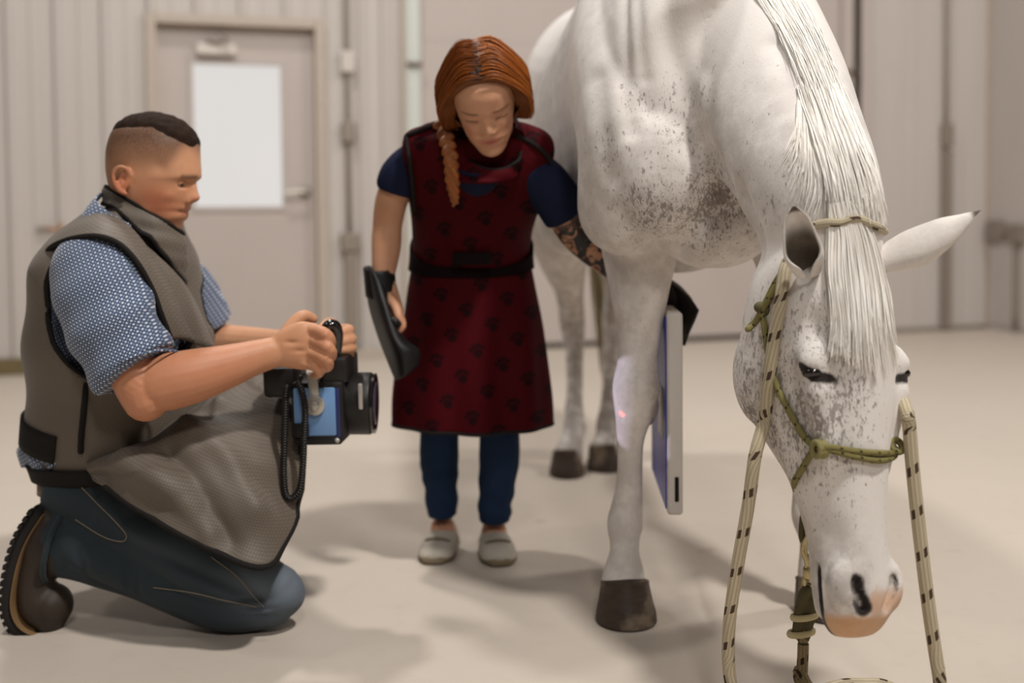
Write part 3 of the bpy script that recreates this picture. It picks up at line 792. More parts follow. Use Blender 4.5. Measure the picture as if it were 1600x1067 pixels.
fg = [g((1290, 316), (1287, 360), (1291, 420), (1295, 490), (1301, 560), off=.008),
      g((1304, 312), (1308, 360), (1314, 420), (1318, 500), (1322, 565), off=.010),
      g((1320, 310), (1334, 360), (1343, 420), (1346, 500), (1350, 585), off=.012),
      g((1334, 312), (1356, 370), (1368, 440), (1376, 510), (1386, 600), off=.012),
      g((1344, 318), (1372, 370), (1390, 440), (1402, 510), (1410, 580), off=.009)]
m = strands(fg, 1500, .0009, .0035, 3, k=16, clump=2, lens=(.7, 1.0))
adopt(horse, build('forelock', m, HAIR, shade=False))
# mane: from the crest down towards the poll, the near side and the silhouette
mg = [g((1242, 128), (1250, 160), (1268, 210), (1288, 270), (1300, 335), off=.004),
      g((1262, 118), (1274, 165), (1292, 220), (1310, 280), (1320, 340), off=.006),
      g((1284, 120), (1300, 172), (1318, 230), (1336, 290), (1345, 345), off=.007),
      g((1298, 120), (1316, 172), (1336, 230), (1354, 290), (1366, 352), off=.007),
      g((1306, 120), (1326, 172), (1348, 230), (1366, 290), (1380, 352), off=.005),
      g((1316, 120), (1340, 172), (1362, 230), (1375, 290), (1386, 352), off=.003)]
m = strands(mg, 2100, .0009, .0045, 5, k=14, clump=2, start=.35)
mg2 = [g((1150, -70), (1186, 0), (1212, 40), (1238, 92), (1254, 150), off=.002), g((1168, -70), (1206, 0), (1234, 50), (1262, 105), (1280, 165), off=.003), g((1186, -70), (1226, 0), (1256, 55), (1284, 115), (1304, 180), off=.004), g((1204, -70), (1246, 0), (1272, 55), (1298, 115), (1322, 180), off=.003), g((1224, -70), (1262, 0), (1288, 55), (1312, 115), (1338, 180), off=.002)]
strands(mg2, 1700, .0008, .003, 6, k=12, m=m, lens=(.45, 1.0), start=.5)
mg3 = [g((1246, 140), (1238, 190), (1224, 230), (1204, 262), off=.003), g((1252, 150), (1258, 215), (1252, 270), (1238, 318), off=.004), g((1264, 170), (1278, 240), (1278, 300), (1268, 345), off=.005)]
strands(mg3, 420, .0008, .003, 8, k=12, m=m, lens=(.4, 1.0), start=.2)
adopt(horse, build('mane', m, HAIR, shade=False))
tp = [HQ(-1.60, 0, 1.32), HQ(-1.66, 0.0, 1.22), HQ(-1.66, 0, 1.0)]
tg = []
for dx, dy in ((-.035, 0), (0, -.03), (.035, .01), (0, .03)):
    e = U(952, 600, 4.02); mid = U(950, 520, 4.04)
    tg.append(np.array(tp + [mid + V3(dx, dy, 0), e + V3(dx * .4, dy, -.03)]))
m = strands(tg, 220, .003, .010, 9, k=14)
adopt(horse, build('tail', m, TAILM))
# ================================================================== THE KNEELING MAN
def skin_mat(name, c1, c2, red, hair=lin(52, 39, 32), lips=lin(168, 96, 84)):
    t = NT(name); o_ = t.coord(); n = t.noise(o_, 40, 4)
    c = t.mix(n, c1, c2); c = t.mix(t.attr('red'), c, red); c = t.mix(t.attr('lip'), c, lips)
    st = t.math('MULTIPLY', t.attr('stub'), t.math('ADD', t.math('MULTIPLY', t.noise(o_, 420, 2), .7), .45), clamp=True)
    c = t.mix(st, c, hair)
    ink = t.attr('ink'); k = t.step(t.noise(o_, 34, 4, .6, 1.2), .40, .52)
    c = t.mix(t.math('MULTIPLY', ink, k), c, lin(48, 46, 48))
    t.col(c); t.set(.5, spec=.35, sss=.12); t.bumpn(t.noise(o_, 260, 2), .12, .001); return t.m
MSKIN = skin_mat('man_skin', lin(198, 142, 106), lin(210, 158, 124), lin(178, 94, 64))

def head_grid(P, org, fw, up, rows=74, cols=84):
    """head from its profile; P: tables over height. Local x forward, y left, z up (metres above the chin)"""
    fw = nz(fw); up = nz(up - fw * np.dot(up, fw)); lat = np.cross(up, fw)
    zs = np.linspace(P['z'][0], P['z'][1], rows) if 'zs' not in P else P['zs']
    G = []
    for z in zs:
        xf = float(sinterp(z, *P['front'])); xb = float(sinterp(z, *P['back'])); w = float(sinterp(z, *P['half']))
        flat = float(interp(z, *P['flat']))
        nb = float(sinterp(z, *P['nose'])); ns = float(interp(z, *P['nosew']))
        xc = xb + (xf - xb) * .46
        row = []
        for a in np.linspace(0, 2 * math.pi, cols, endpoint=False):
            c, s = math.cos(a), math.sin(a)
            ex = flat if c > 0 else .95
            y = w * math.copysign(abs(s) ** .92, s)
            x = xc + ((xf - xc) if c > 0 else (xc - xb)) * math.copysign(abs(c) ** ex, c)
            if c > 0 and nb > 0: x += nb * math.exp(-(y / ns) ** 2)
            row.append(org + fw * x + lat * y + up * z)
        G.append(row)
    return np.array(G), (fw, lat, up)

mp = lambda px, py: ((px - 222) / 728.0, (363 - py) / 728.0)
def tab(pts, k):   # (py, px) -> z, x ascending in z
    a = sorted([(mp(px, py)[1], mp(px, py)[0]) for py, px in pts]); return ([q[0] for q in a], [q[1] for q in a])
MH = dict(z=(mp(0, 372)[1], mp(0, 177)[1]),
    front=tab([(177, 246), (181, 266), (188, 284), (200, 299), (217, 311), (232, 315), (250, 315), (268, 316), (277, 316), (286, 307), (297, 304), (310, 301), (319, 298), (326, 297), (331, 293), (335, 294), (341, 293), (348, 285), (356, 284), (362, 279), (366, 268), (372, 250)], 0),
    back=tab([(177, 236), (181, 214), (188, 199), (200, 185), (217, 176), (240, 171), (262, 170), (285, 173), (305, 182), (330, 205), (350, 228), (372, 240)], 0),
    half=([mp(0, y)[1] for y in (372, 362, 350, 335, 315, 295, 270, 240, 212, 195, 184, 177)], [.018, .032, .046, .056, .064, .069, .0735, .0765, .070, .055, .036, .008]),
    flat=([-1, 1], [.80, .80]),
    nose=([mp(0, y)[1] for y in (330, 322, 318, 314, 310, 304, 297, 290, 283, 260)], [0, 0, .009, .0195, .0215, .0165, .012, .0075, .001, 0]),
    nosew=([mp(0, y)[1] for y in (330, 314, 300, 283)], [.018, .0165, .011, .009]))
MO = U(222, 363, 2.455)
mb_ = MB()
G, (mfw, mlat, mup) = head_grid(MH, MO, V3(1, -.06, 0), V3(0, 0, 1))
mb_.grid(G, closed_v=True, cap0=True, cap1=True)
def ML(px, py, y): x, z = mp(px, py); return MO + mfw * x + mlat * y + mup * z      # place on the head by photo column/row and sideways offset
for s in (-1, 1):                                                                   # ears
    mb_.ell(ML(217, 283, .074 * s), (.013, .008, .026), np.stack([nz(mfw * .95 + mup * -.25), mlat, nz(mup + mfw * .25)], 1))
    rim = [ML(226, 276, .076 * s), ML(224, 266, .083 * s), ML(214, 263, .087 * s), ML(205, 271, .088 * s), ML(205, 285, .086 * s), ML(211, 298, .081 * s), ML(219, 303, .076 * s)]
    mb_.tube(rim, [.0042, .0048, .005, .005, .0048, .0052, .005], n=10, sub=4)
mb_.tube([U(236, 300, 2.455), U(222, 335, 2.46), U(205, 385, 2.48), U(190, 430, 2.49)], [.060, .062, .066, .08], n=28)   # neck
mb_.tube([U(190, 400, 2.49), U(172, 480, 2.49), U(165, 600, 2.49), U(160, 700, 2.49)], [.13, .16, .15, .14], [.10, .13, .13, .12], (1, 0, 0), n=24)     # trunk under the clothes
MS = U(150, 408, 2.335)
mb_.tube([U(185, 420, 2.45), MS, U(178, 500, 2.265), U(214, 590, 2.225), U(228, 622, 2.22)], [.06, .062, .056, .05, .046], n=20)
# right forearm
fa = [U(226, 616, 2.225), U(252, 600, 2.225), U(300, 588, 2.235), U(350, 574, 2.255), U(400, 558, 2.28), U(434, 549, 2.295)]
mb_.tube(fa, [.042, .050, .050, .042, .032, .026], [.044, .056, .054, .045, .035, .031], (0, 0, 1), n=22)
# right hand: back of the hand to the camera, fingers closed round the grip
mb_.tube([U(430, 550, 2.295), U(452, 544, 2.292), U(475, 540, 2.29), U(492, 538, 2.295)], [.022, .022, .020, .016], [.031, .043, .050, .044], (0, 0, 1), n=22)
def finger(mb, pts, r, n=14): mb.tube([U(*p) if len(p) == 3 else p for p in pts], r, n=n, sub=5)
fr = [.0135, .0125, .0112, .0095]
RHF = [[(488, 514, 2.290), (510, 523, 2.262), (517, 537, 2.290), (508, 545, 2.325)], [(490, 531, 2.285), (513, 543, 2.258), (518, 556, 2.288), (508, 561, 2.325)],
       [(486, 550, 2.285), (508, 560, 2.262), (513, 572, 2.290), (503, 576, 2.325)], [(476, 567, 2.292), (494, 573, 2.278), (499, 583, 2.302), (490, 586, 2.33)]]
for i, f_ in enumerate(RHF): finger(mb_, f_, [r * (1.0 if i < 3 else .88) for r in fr])
finger(mb_, [(440, 535, 2.31), (458, 508, 2.325), (474, 494, 2.335), (489, 498, 2.348)], [.019, .016, .0135, .0105])
# left arm and hand, beyond
mb_.tube([U(215, 430, 2.60), U(268, 450, 2.70), U(312, 520, 2.74)], [.055, .055, .048], n=18)
mb_.tube([U(310, 520, 2.74), U(335, 535, 2.735), U(400, 540, 2.66), U(455, 540, 2.56), U(500, 541, 2.50)], [.044, .048, .043, .033, .027], n=18)
mb_.tube([U(498, 541, 2.50), U(518, 538, 2.47), U(538, 534, 2.445)], [.024, .022, .017], [.028, .040, .040], (0, 0, 1), n=18)
LHF = [[(540, 515, 2.455), (545, 516, 2.415), (533, 520, 2.385), (521, 526, 2.378)], [(543, 529, 2.45), (549, 530, 2.408), (536, 533, 2.380), (521, 538, 2.372)],
       [(543, 543, 2.45), (549, 544, 2.408), (537, 546, 2.380), (522, 550, 2.374)], [(540, 555, 2.45), (546, 556, 2.415), (537, 558, 2.392), (525, 560, 2.386)]]
for i, f_ in enumerate(LHF): finger(mb_, f_, [r * (.98 if i < 3 else .86) for r in fr])
finger(mb_, [(515, 520, 2.48), (520, 508, 2.46), (512, 506, 2.43), (503, 512, 2.405)], [.016, .0145, .0125, .010])
V, Fq, E = fuse(mb_, .0031, 1, .5)
# face
for s in (-1, 1):
    bump(V, ML(297, 289, .031 * s), (.018, .016, .010), -mfw * .010 - mlat * .002 * s)        # eye socket
    bump(V, ML(300, 278, .028 * s), (.012, .022, .006), mfw * .003)                          # brow
    bump(V, ML(278, 306, .050 * s), (.025, .014, .016), mlat * .004 * s)                      # cheek
    bump(V, ML(300, 316, .014 * s), (.008, .007, .006), mlat * .004 * s + mfw * .001)          # nostril wing
    bump(V, ML(293, 327, .022 * s), (.010, .010, .012), mfw * .002)
    bump(V, ML(289, 332, .024 * s), (.006, .008, .004), -mfw * .003)                          # corner of the mouth
    bump(V, ML(246, 330, .060 * s), (.02, .02, .02), mlat * .003 * s)
    bump(V, ML(219, 281, .085 * s), (.008, .008, .014), -mlat * .007 * s)                     # hollow of the ear
    bump(V, ML(270, 262, .068 * s), (.02, .012, .02), -mlat * .004 * s)                       # temple
bump(V, ML(294, 331.5, 0), (.012, .02, .0025), -mfw * .0035)                                # parting of the lips
for px, py, d in ((455, 535, .004), (468, 548, .003)): bump(V, U(px, py, 2.27), (.02, .02, .006), V3(0, d, 0))
for i, f_ in enumerate(RHF): bump(V, U(*f_[0]) - V3(0, .012, 0), .010, V3(0, -.003, 0))
rel = V - MO; hx, hy_, hz = rel @ mfw, rel @ mlat, rel @ mup
inhead = (hz > -.02) & (hz < .3) & (hx > -.1) & (hx < .15) & (np.abs(hy_) < .11)
red = np.zeros(len(V)); 
red = np.maximum(red, .75 * np.exp(-((hx - .055) / .045) ** 2 - ((hz - .062) / .04) ** 2) * inhead)
red = np.maximum(red, .7 * np.exp(-((hx + .01) / .025) ** 2 - ((hz - .10) / .035) ** 2) * inhead * (np.abs(hy_) > .07))
red = np.maximum(red, .45 * np.exp(-((hx + .03) / .04) ** 2 - ((hz - .07) / .04) ** 2) * inhead)
red = np.maximum(red, .35 * np.exp(-((hx - .12) / .012) ** 2 - ((hz - .068) / .012) ** 2))
red = np.maximum(red, .35 * smoothstep(2.30, 2.22, V[:, 1]) * (V[:, 2] < .75))
lip = np.exp(-((hx - .098) / .010) ** 2 - ((hz - .0415) / .006) ** 2 - (hy_ / .022) ** 2) * inhead * .8
# hair line: z of the lower edge of the cropped hair as a function of x
ear_back = smoothstep(-.01, -.03, hx)
low = np.where(hx > -.005, .125 + .0 * hx, .125 - .06 * ear_back)
frontcut = .115 - .35 * np.maximum(0, .185 - hz) + .02 * np.cos(hy_ * 30)
stub = smoothstep(low - .01, low + .035, hz) * smoothstep(frontcut + .004, frontcut - .012, hx) * inhead
stub *= .45 + .55 * smoothstep(.13, .205, hz)
stub = np.where(np.exp(-((hx + .008) / .022) ** 2 - ((hz - .108) / .032) ** 2) * (np.abs(hy_) > .071) > .5, 0, stub)
beard = .14 * smoothstep(.095, .05, hz) * smoothstep(0.0, .03, hx) * inhead
brow = .8 * np.exp(-((hz - .1175) / .0045) ** 2) * smoothstep(.05, .075, hx) * (np.abs(np.abs(hy_) - .030) < .021) * inhead
stub = np.maximum(stub, np.maximum(beard, brow))
man = empty('person', GROUND(200, 960)); tag(man, 'kneeling person in a blue patterned shirt and grey lead apron holding the x-ray generator', 'person')
zero = np.zeros(len(V))
mbody = fastmesh('body', V, Fq, MSKIN, attrs=dict(red=red, lip=lip, stub=stub, ink=zero)); adopt(man, mbody)
# cropped hair on top: a thin cap that tapers into the scalp
hcut = .221 - .55 * np.maximum(0, hx - .05) - .10 * np.maximum(0, -hx - .02)
hm = smoothstep(hcut - .006, hcut + .014, hz) * smoothstep(.1285, .122, hx) * inhead
Nn = normals(V, Fq)
keep = hm[Fq].max(1) > .02
ids = np.unique(Fq[keep]); mpg = -np.ones(len(V), int); mpg[ids] = np.arange(len(ids))
hv = V[ids] + Nn[ids] * (hm[ids] * (.0042 + .0010 * vnoise(V[ids], 300, 3)))[:, None] - Nn[ids] * .0008
MHAIR = NT('cropped_brown_hair'); n = MHAIR.noise(MHAIR.mapping(MHAIR.coord(), (60, 200, 160)), 3, 4)
MHAIR.col(MHAIR.mix(n, lin(28, 18, 13), lin(52, 36, 27))); MHAIR.set(.75, spec=.1); MHAIR.bumpn(n, .6, .002); MHAIR = MHAIR.m
adopt(man, fastmesh('hair', hv, mpg[Fq[keep]], MHAIR))
# eyes
EYEW = NT('eyeball'); iris = EYEW.attr('iris'); EYEW.col(EYEW.mix(EYEW.step(iris, .3, .5), lin(150, 138, 130), lin(40, 33, 30))); EYEW.set(.15, spec=.5); EYEW = EYEW.m
def eyeball(c, look, r, root):
    m = MB(); m.ell(c, (r, r, r), n=24, m=16); Vv = m.V(); d = (Vv - c) @ nz(look) / r
    me = build('eye', m, EYEW); a = me.data.attributes.new('iris', 'FLOAT', 'POINT')
    co = np.zeros(len(me.data.vertices) * 3); me.data.vertices.foreach_get('co', co); d = (co.reshape(-1, 3) - c) @ nz(look) / r
    a.data.foreach_set('value', smoothstep(.80, .90, d).astype(np.float32)); adopt(root, me)
for s in (-1, 1): eyeball(ML(289.6, 288.5, .031 * s), mfw - mup * .5, .0108, man)
for s in (-1, 1):
    m = MB(); c = ML(289.6, 288.5, .031 * s); arc = []
    for a in np.linspace(-1.15, 1.15, 9): arc.append(c + (mfw * math.cos(a) * 1.0 + mlat * math.sin(a)) * .0125 + mup * (.0046 * math.cos(a * 1.1) - .001))
    m.tube(arc, .0028, n=8, sub=2); adopt(man, build('eyelid', m, MSKIN))
    pass

# ---------------------------------------------------------------- shirt
def grid_cloth(name, c1, c2, dots):
    pass
t = NT('blue_print_shirt'); o_ = t.coord()
mpv = t.mapping(o_, (1, 1, 1), (0, math.radians(28), 0)); xyz = t.sep(mpv)
def cellsq(x, k, off=0.0): return t.math('SUBTRACT', t.math('FRACT', t.math('ADD', t.math('MULTIPLY', x, k), off)), .5)
k = 1 / .0078
def dots(k, r0, r1, off=0.0):
    a = cellsq(xyz[0], k, off); b = cellsq(xyz[2], k, off)
    d = t.math('SQRT', t.math('ADD', t.math('MULTIPLY', a, a), t.math('MULTIPLY', b, b)))
    return t.math('SUBTRACT', 1.0, t.step(d, r0, r1))
d1 = dots(k, .16, .30); d2 = dots(k, .08, .2, .5)
c = t.mix(t.noise(o_, 18, 3), lin(60, 75, 102), lin(78, 93, 120)); c = t.mix(t.math('MULTIPLY', d1, .85), c, lin(214, 217, 224)); c = t.mix(t.math('MULTIPLY', d2, .8), c, lin(176, 186, 202))
t.col(c); t.set(.8, spec=.15, sheen=.2); t.bumpn(t.noise(o_, 300, 2), .1, .001); SHIRT = t.m
TR = np.array([(715, 186, .150, .178), (640, 188, .160, .19), (560, 190, .162, .20), (480, 188, .150, .205), (420, 184, .126, .20), (372, 190, .100, .165), (335, 208, .078, .112), (312, 220, .062, .076)])
mfwd = nz(V3(math.cos(.30), -math.sin(.30), 0)); mside = V3(-mfwd[1], mfwd[0], 0)
def tring(py, off=0.0, n=72):
    cx = float(sinterp(-py, -TR[:, 0], TR[:, 1])); a = float(sinterp(-py, -TR[:, 0], TR[:, 2])) + off; b = float(sinterp(-py, -TR[:, 0], TR[:, 3])) + off
    c = U(cx, py, 2.50); th = np.linspace(0, 2 * math.pi, n, endpoint=False)
    cc, ss = np.cos(th), np.sin(th); pw = .88
    return c + np.outer(a * np.sign(cc) * np.abs(cc) ** pw, mfwd) + np.outer(b * np.sign(ss) * np.abs(ss) ** pw, mside)
m = MB(); m.grid(np.array([tring(py, -.012) for py in np.linspace(735, 318, 50)]), closed_v=True, cap0=True, cap1=True)
slv = [(U(150, 402, 2.36), .085), (U(152, 428, 2.31), .098), (U(168, 490, 2.26), .094), (U(192, 545, 2.235), .090), (U(212, 577, 2.225), .088)]
m.tube([p for p, _ in slv], [r * .88 for _, r in slv], [r * .98 for _, r in slv], (1, 0, .3), n=30, ends=(1, 0))
m.tube([U(240, 425, 2.62), U(285, 460, 2.70), U(318, 515, 2.73)], [.08, .082, .078], n=24, ends=(1, 0))
V2, F2, E2 = fuse(m, .006, 4, .5)
N2 = normals(V2, F2)
# soft folds running from the shoulder down the sleeve, and a ruck at the back
arm0, arm1 = U(150, 402, 2.30), U(212, 577, 2.21); ad = nz(arm1 - arm0); tt = (V2 - arm0) @ ad
fold = np.sin((V2 @ V3(30, 10, -52)) + 1.6 * vnoise(V2, 14, 4)) * smoothstep(0, .10, tt) * smoothstep(2.42, 2.32, V2[:, 1])
V2 += N2 * (fold * .0042)[:, None] + N2 * (vnoise(V2, 45, 8) * .0028)[:, None]
shirt = fastmesh('shirt', V2, F2, SHIRT); adopt(man, shirt)
# sleeve hem and shirt collar
m = MB(); c = U(213, 580, 2.224); ax = nz(arm1 - arm0); s1 = nz(np.cross(ax, V3(1, 0, .3))); s2 = np.cross(s1, ax)
m.tube([c + s1 * math.cos(a) * .080 + s2 * math.sin(a) * .088 for a in np.linspace(0, 2 * math.pi, 26)], .0032, n=6, sub=2, ends=(0, 0))
adopt(man, build('sleeve_hem', m, SHIRT))
G = patch([[(164, 297, 2.47), (150, 312, 2.40), (168, 330, 2.375), (205, 352, 2.37)], [(160, 303, 2.47), (138, 325, 2.39), (160, 350, 2.36), (206, 372, 2.35)], [(155, 310, 2.47), (128, 340, 2.385), (152, 366, 2.35), (204, 385, 2.345)]], 6, 6)
m = MB(); m.grid(G); adopt(man, build('shirt_collar', m, SHIRT, solid=.004))
# shirt tail hanging out at the back
G = patch([[(40, 690, 2.44), (62, 702, 2.36), (100, 715, 2.33)], [(30, 705, 2.44), (50, 715, 2.35), (86, 728, 2.32)], [(32, 728, 2.45), (48, 732, 2.37), (70, 738, 2.335)]], 6, 6)
Nn = gridnormals(G); G = G + Nn * (.004 * np.sin(G @ V3(140, 30, 60)))[..., None]
m = MB(); m.grid(G); adopt(man, build('shirt_tail', m, SHIRT, solid=.004))

# ---------------------------------------------------------------- lead apron
t = NT('grey_apron_cloth'); o_ = t.coord(); xyz = t.sep(t.mapping(o_, (1, 1, 1), (0, math.radians(-20), 0)))
ga = t.math('ABSOLUTE', cellsq(xyz[0], 1 / .0052)) if False else None
def cs(x, k): return t.math('ABSOLUTE', t.math('SUBTRACT', t.math('FRACT', t.math('MULTIPLY', x, k)), .5))
w = t.math('MAXIMUM', cs(xyz[0], 1 / .0056), cs(xyz[2], 1 / .0056)); wv = t.step(w, .30, .46)
c = t.mix(t.noise(o_, 6, 4), lin(98, 88, 77), lin(112, 101, 89)); c = t.mix(t.math('MULTIPLY', wv, .38), c, lin(56, 49, 43))
t.col(c); t.set(.55, spec=.35, sheen=.1); t.bumpn(wv, .25, .001); APRON = t.m
t = NT('black_binding'); n = t.noise(t.coord(), 200, 2); t.col(t.mix(n, lin(20, 17, 16), lin(34, 30, 28))); t.set(.8, spec=.2); BLACK = t.m
rows = np.linspace(712, 330, 66); Gv = np.array([tring(py, .010 + .004 * math.sin(py * .05), 110) for py in rows])
Gv += gridnormals(Gv) * 0
mvest = MB(); mvest.grid(Gv, closed_v=True)
Vv = mvest.V(); Fv = np.array(mvest.f)
Vv += (vnoise(Vv, 22, 2) * .004)[:, None] * nz(mfwd) * .5
# arm holes
def inhole(P):
    c = U(168, 490, 2.29); R1 = nz(U(235, 560, 2.29) - U(120, 420, 2.29)); up_ = V3(0, 0, 1)
    out = np.zeros(len(P), bool)
    a = (P - c)
    e1 = nz(V3(.45, 0, -.89)); e2 = V3(.89, 0, .45)
    q = ((a @ e1) / .150) ** 2 + ((a @ e2) / .118) ** 2
    out |= (q < 1) & (P[:, 1] < 2.46)
    c2 = U(285, 470, 2.74); a = P - c2
    out |= (((a @ e1) / .14) ** 2 + ((a @ e2) / .10) ** 2 < 1) & (P[:, 1] > 2.55)
    return out
kill = inhole(Vv)[Fv].any(1); Fv = Fv[~kill]
vm = MB(); vm.add(Vv, Fv)
me = mesh_from(vm.V(), vm.f); bm = bmesh.new(); bm.from_mesh(me)
bmesh.ops.delete(bm, geom=[v for v in bm.verts if not v.link_faces], context='VERTS')
# smooth the cut edges a little and bind them in black
bnd = [v for v in bm.verts if v.is_boundary]
for _ in range(6):
    new = {v: sum(((e.other_vert(v).co) for e in v.link_edges if e.is_boundary), Vector()) / max(1, sum(e.is_boundary for e in v.link_edges)) for v in bnd}
    for v in bnd: v.co = v.co * .5 + new[v] * .5
def loops_of(bm):
    seen = set(); out = []
    for v in bm.verts:
        if v.is_boundary and v not in seen:
            L = [v]; seen.add(v); cur = v
            while True:
                nx = [e.other_vert(cur) for e in cur.link_edges if e.is_boundary and e.other_vert(cur) not in seen]
                if not nx: break
                cur = nx[0]; seen.add(cur); L.append(cur)
            out.append(np.array([x.co[:] for x in L]))
    return out
loops = loops_of(bm)
bm.to_mesh(me); bm.free()
vest = link('apron_vest', me, APRON); md = vest.modifiers.new('s', 'SOLIDIFY'); md.thickness = .007; md.offset = 0; bake(vest); adopt(man, vest)
tm = MB()
for L in loops:
    if len(L) > 12:
        L = np.vstack([L[::2], L[:1]]); tm.tube(L, .0058, n=8, sub=1, ends=(0, 0), smooth=False)
bind = build('binding', tm, BLACK); adopt(man, bind)
# the seam between back and side panel
m = MB(); m.tube([surf_ for surf_ in [U(135, 598, 2.295), U(131, 640, 2.29), U(127, 680, 2.29), U(126, 705, 2.295)]], .0065, n=8); adopt(man, build('side_binding', m, BLACK))
# elastic waist band and lower band
def band(py0, py1, off, name, tilt=.0, th=(-.1, 6.28)):
    G = []
    for k in np.linspace(0, 1, 6):
        r = tring(py0 + (py1 - py0) * k, off, 90); c = r.mean(0)
        r = r + V3(0, 0, 1) * ((r - c) @ mfwd * tilt)[:, None]; G.append(r)
    m = MB(); m.grid(np.array(G), closed_v=True); return adopt(man, build(name, m, BLACK, solid=.004))
# waist band only runs round the back to the side seam
G = []
for k in np.linspace(0, 1, 6):
    r = tring(655 + 40 * k, .020, 120)
    th = np.linspace(0, 2 * math.pi, 120, endpoint=False)
    sel = r[(th > 1.9) & (th < 4.72)]
    c = r.mean(0); sel = sel + V3(0, 0, 1) * ((sel - c) @ mfwd * -.20)[:, None] - mfwd * (.012 * k); G.append(sel)
m = MB(); m.grid(np.array(G)); adopt(man, build('waist_band', m, BLACK, solid=.005))
G = []
for k in np.linspace(0, 1, 5):
    r = tring(706 + 24 * k, .019 - .010 * k, 90); c = r.mean(0); G.append(r + V3(0, 0, 1) * ((r - c) @ mfwd * .03)[:, None])
m = MB(); m.grid(np.array(G), closed_v=True); adopt(man, build('lower_band', m, BLACK, solid=.005))
so = [(70, 408, 2.37), (78, 388, 2.325), (108, 374, 2.275), (150, 369, 2.255), (186, 381, 2.255), (214, 410, 2.255), (238, 452, 2.27), (252, 490, 2.28), (268, 532, 2.295)]
si = [(74, 400, 2.44), (92, 366, 2.41), (122, 345, 2.38), (160, 336, 2.36), (195, 350, 2.345), (226, 384, 2.335), (256, 430, 2.34), (278, 480, 2.345), (302, 534, 2.36)]
sm = [((a[0] + b[0]) / 2 - 1, (a[1] + b[1]) / 2 - 3, (a[2] + b[2]) / 2 - .012) for a, b in zip(so, si)]
G = patch([so, sm, si], 6, 6); m = MB(); m.grid(G); adopt(man, build('shoulder_strap', m, APRON, solid=.008))
m = MB(); m.tube(G[0], .0058, n=8, sub=1, smooth=False); adopt(man, build('strap_binding', m, BLACK))
G = patch([[(212, 376, 2.350), (245, 415, 2.342), (275, 475, 2.349), (303, 538, 2.364)], [(236, 392, 2.375), (268, 425, 2.372), (297, 480, 2.382), (320, 542, 2.392)], [(262, 418, 2.43), (288, 445, 2.425), (312, 490, 2.44), (334, 546, 2.45)]], 6, 6)
m = MB(); m.grid(G); adopt(man, build('front_panel', m, APRON, solid=.006))
# skirt of the apron spread over the thighs and the raised knee
net = [[(150, 700, 2.72), (230, 700, 2.74), (300, 672, 2.78), (375, 640, 2.80), (440, 640, 2.80)],
       [(140, 712, 2.50), (225, 690, 2.50), (300, 640, 2.56), (376, 588, 2.62), (446, 582, 2.66)],
       [(135, 728, 2.285), (215, 705, 2.265), (292, 664, 2.33), (372, 606, 2.47), (456, 600, 2.54)],
       [(140, 740, 2.265), (232, 742, 2.215), (312, 716, 2.235), (392, 668, 2.33), (464, 652, 2.44)],
       [(145, 748, 2.25), (240, 782, 2.195), (328, 786, 2.185), (402, 766, 2.24), (468, 728, 2.36)],
       [(150, 754, 2.245), (246, 812, 2.19), (338, 862, 2.165), (418, 886, 2.175), (464, 808, 2.29)]]
G = patch(net, 12, 16); Nn = gridnormals(G)
if Nn[40, 30][1] > 0: Nn = -Nn
f1 = np.sin(G @ V3(26, 8, 62) + 1.4 * vnoise(G, 9, 31)); wy = smoothstep(2.5, 2.3, G[..., 1])
f2 = np.abs(vnoise(G, 16, 12)); f3 = np.abs(vnoise(G, 30, 19))
cre = np.zeros(G.shape[:2])
for pts, am, rr in (([(300, 676, 2.32), (352, 722, 2.26), (392, 800, 2.22)], .016, .022), ([(262, 702, 2.24), (318, 770, 2.20), (362, 850, 2.18)], -.014, .022), ([(345, 640, 2.40), (415, 700, 2.36), (455, 770, 2.33)], .014, .022), ([(322, 690, 2.28), (392, 712, 2.30), (452, 716, 2.38)], -.012, .020), ([(200, 720, 2.25), (260, 760, 2.205), (330, 830, 2.18)], .009, .018), ([(400, 600, 2.52), (430, 660, 2.42), (440, 720, 2.36)], -.010, .018)):
    P_ = catmull(np.array([U(*q) for q in pts]), 12); dm_ = np.min(np.linalg.norm(G[:, :, None, :] - P_[None, None], axis=3), axis=2); cre += 1.5 * am * np.exp(-(dm_ / rr) ** 2)
G = G + Nn * cre[..., None]
G = G + Nn * (.006 * f1 * wy + .011 * (f2 - .4) * wy + .005 * (f3 - .4) * wy)[..., None]
m = MB(); m.grid(G); sk = build('apron_skirt', m, APRON, solid=.006); adopt(man, sk)
m = MB(); edge = np.vstack([G[-1, 2:], G[::-1, -1][1:-14]])
m.tube(edge[::2], .0062, n=8, sub=1, ends=(1, 1), smooth=False); adopt(man, build('skirt_binding', m, BLACK))
# thyroid collar
rows = []
for k in np.linspace(0, 1, 9):
    row = []
    for a in np.linspace(0, 2 * math.pi, 60, endpoint=False):
        c = math.cos(a); f_ = (c + 1) / 2
        x = 226 + (60 + 2 * math.sin(k * 3.1)) * c - (6 * k if c < 0 else -5 * math.sin(k * 2.6)); 
        yt = 292 + (366 - 292) * f_ ** 1.05; yb = 318 + (446 - 318) * f_ ** 1.5
        y = yt + (yb - yt) * k
        wd_ = .070 + .016 * k
        row.append(U(x, y, 2.462 + wd_ * math.sin(a) * (1 - .30 * max(c, 0) ** 3)))
    rows.append(row)
G = np.array(rows); Nn = gridnormals(G); G += Nn * (.0028 * np.sin(G @ V3(40, 30, 160) + 2 * vnoise(G, 20, 3)))[..., None]
m = MB(); m.grid(G, closed_v=True); adopt(man, build('thyroid_collar', m, APRON, solid=.007))
m = MB()
for r in (0, -1): m.tube(np.vstack([G[r], G[r][:2]]), .0055, n=8, sub=1, ends=(0, 0), smooth=False)
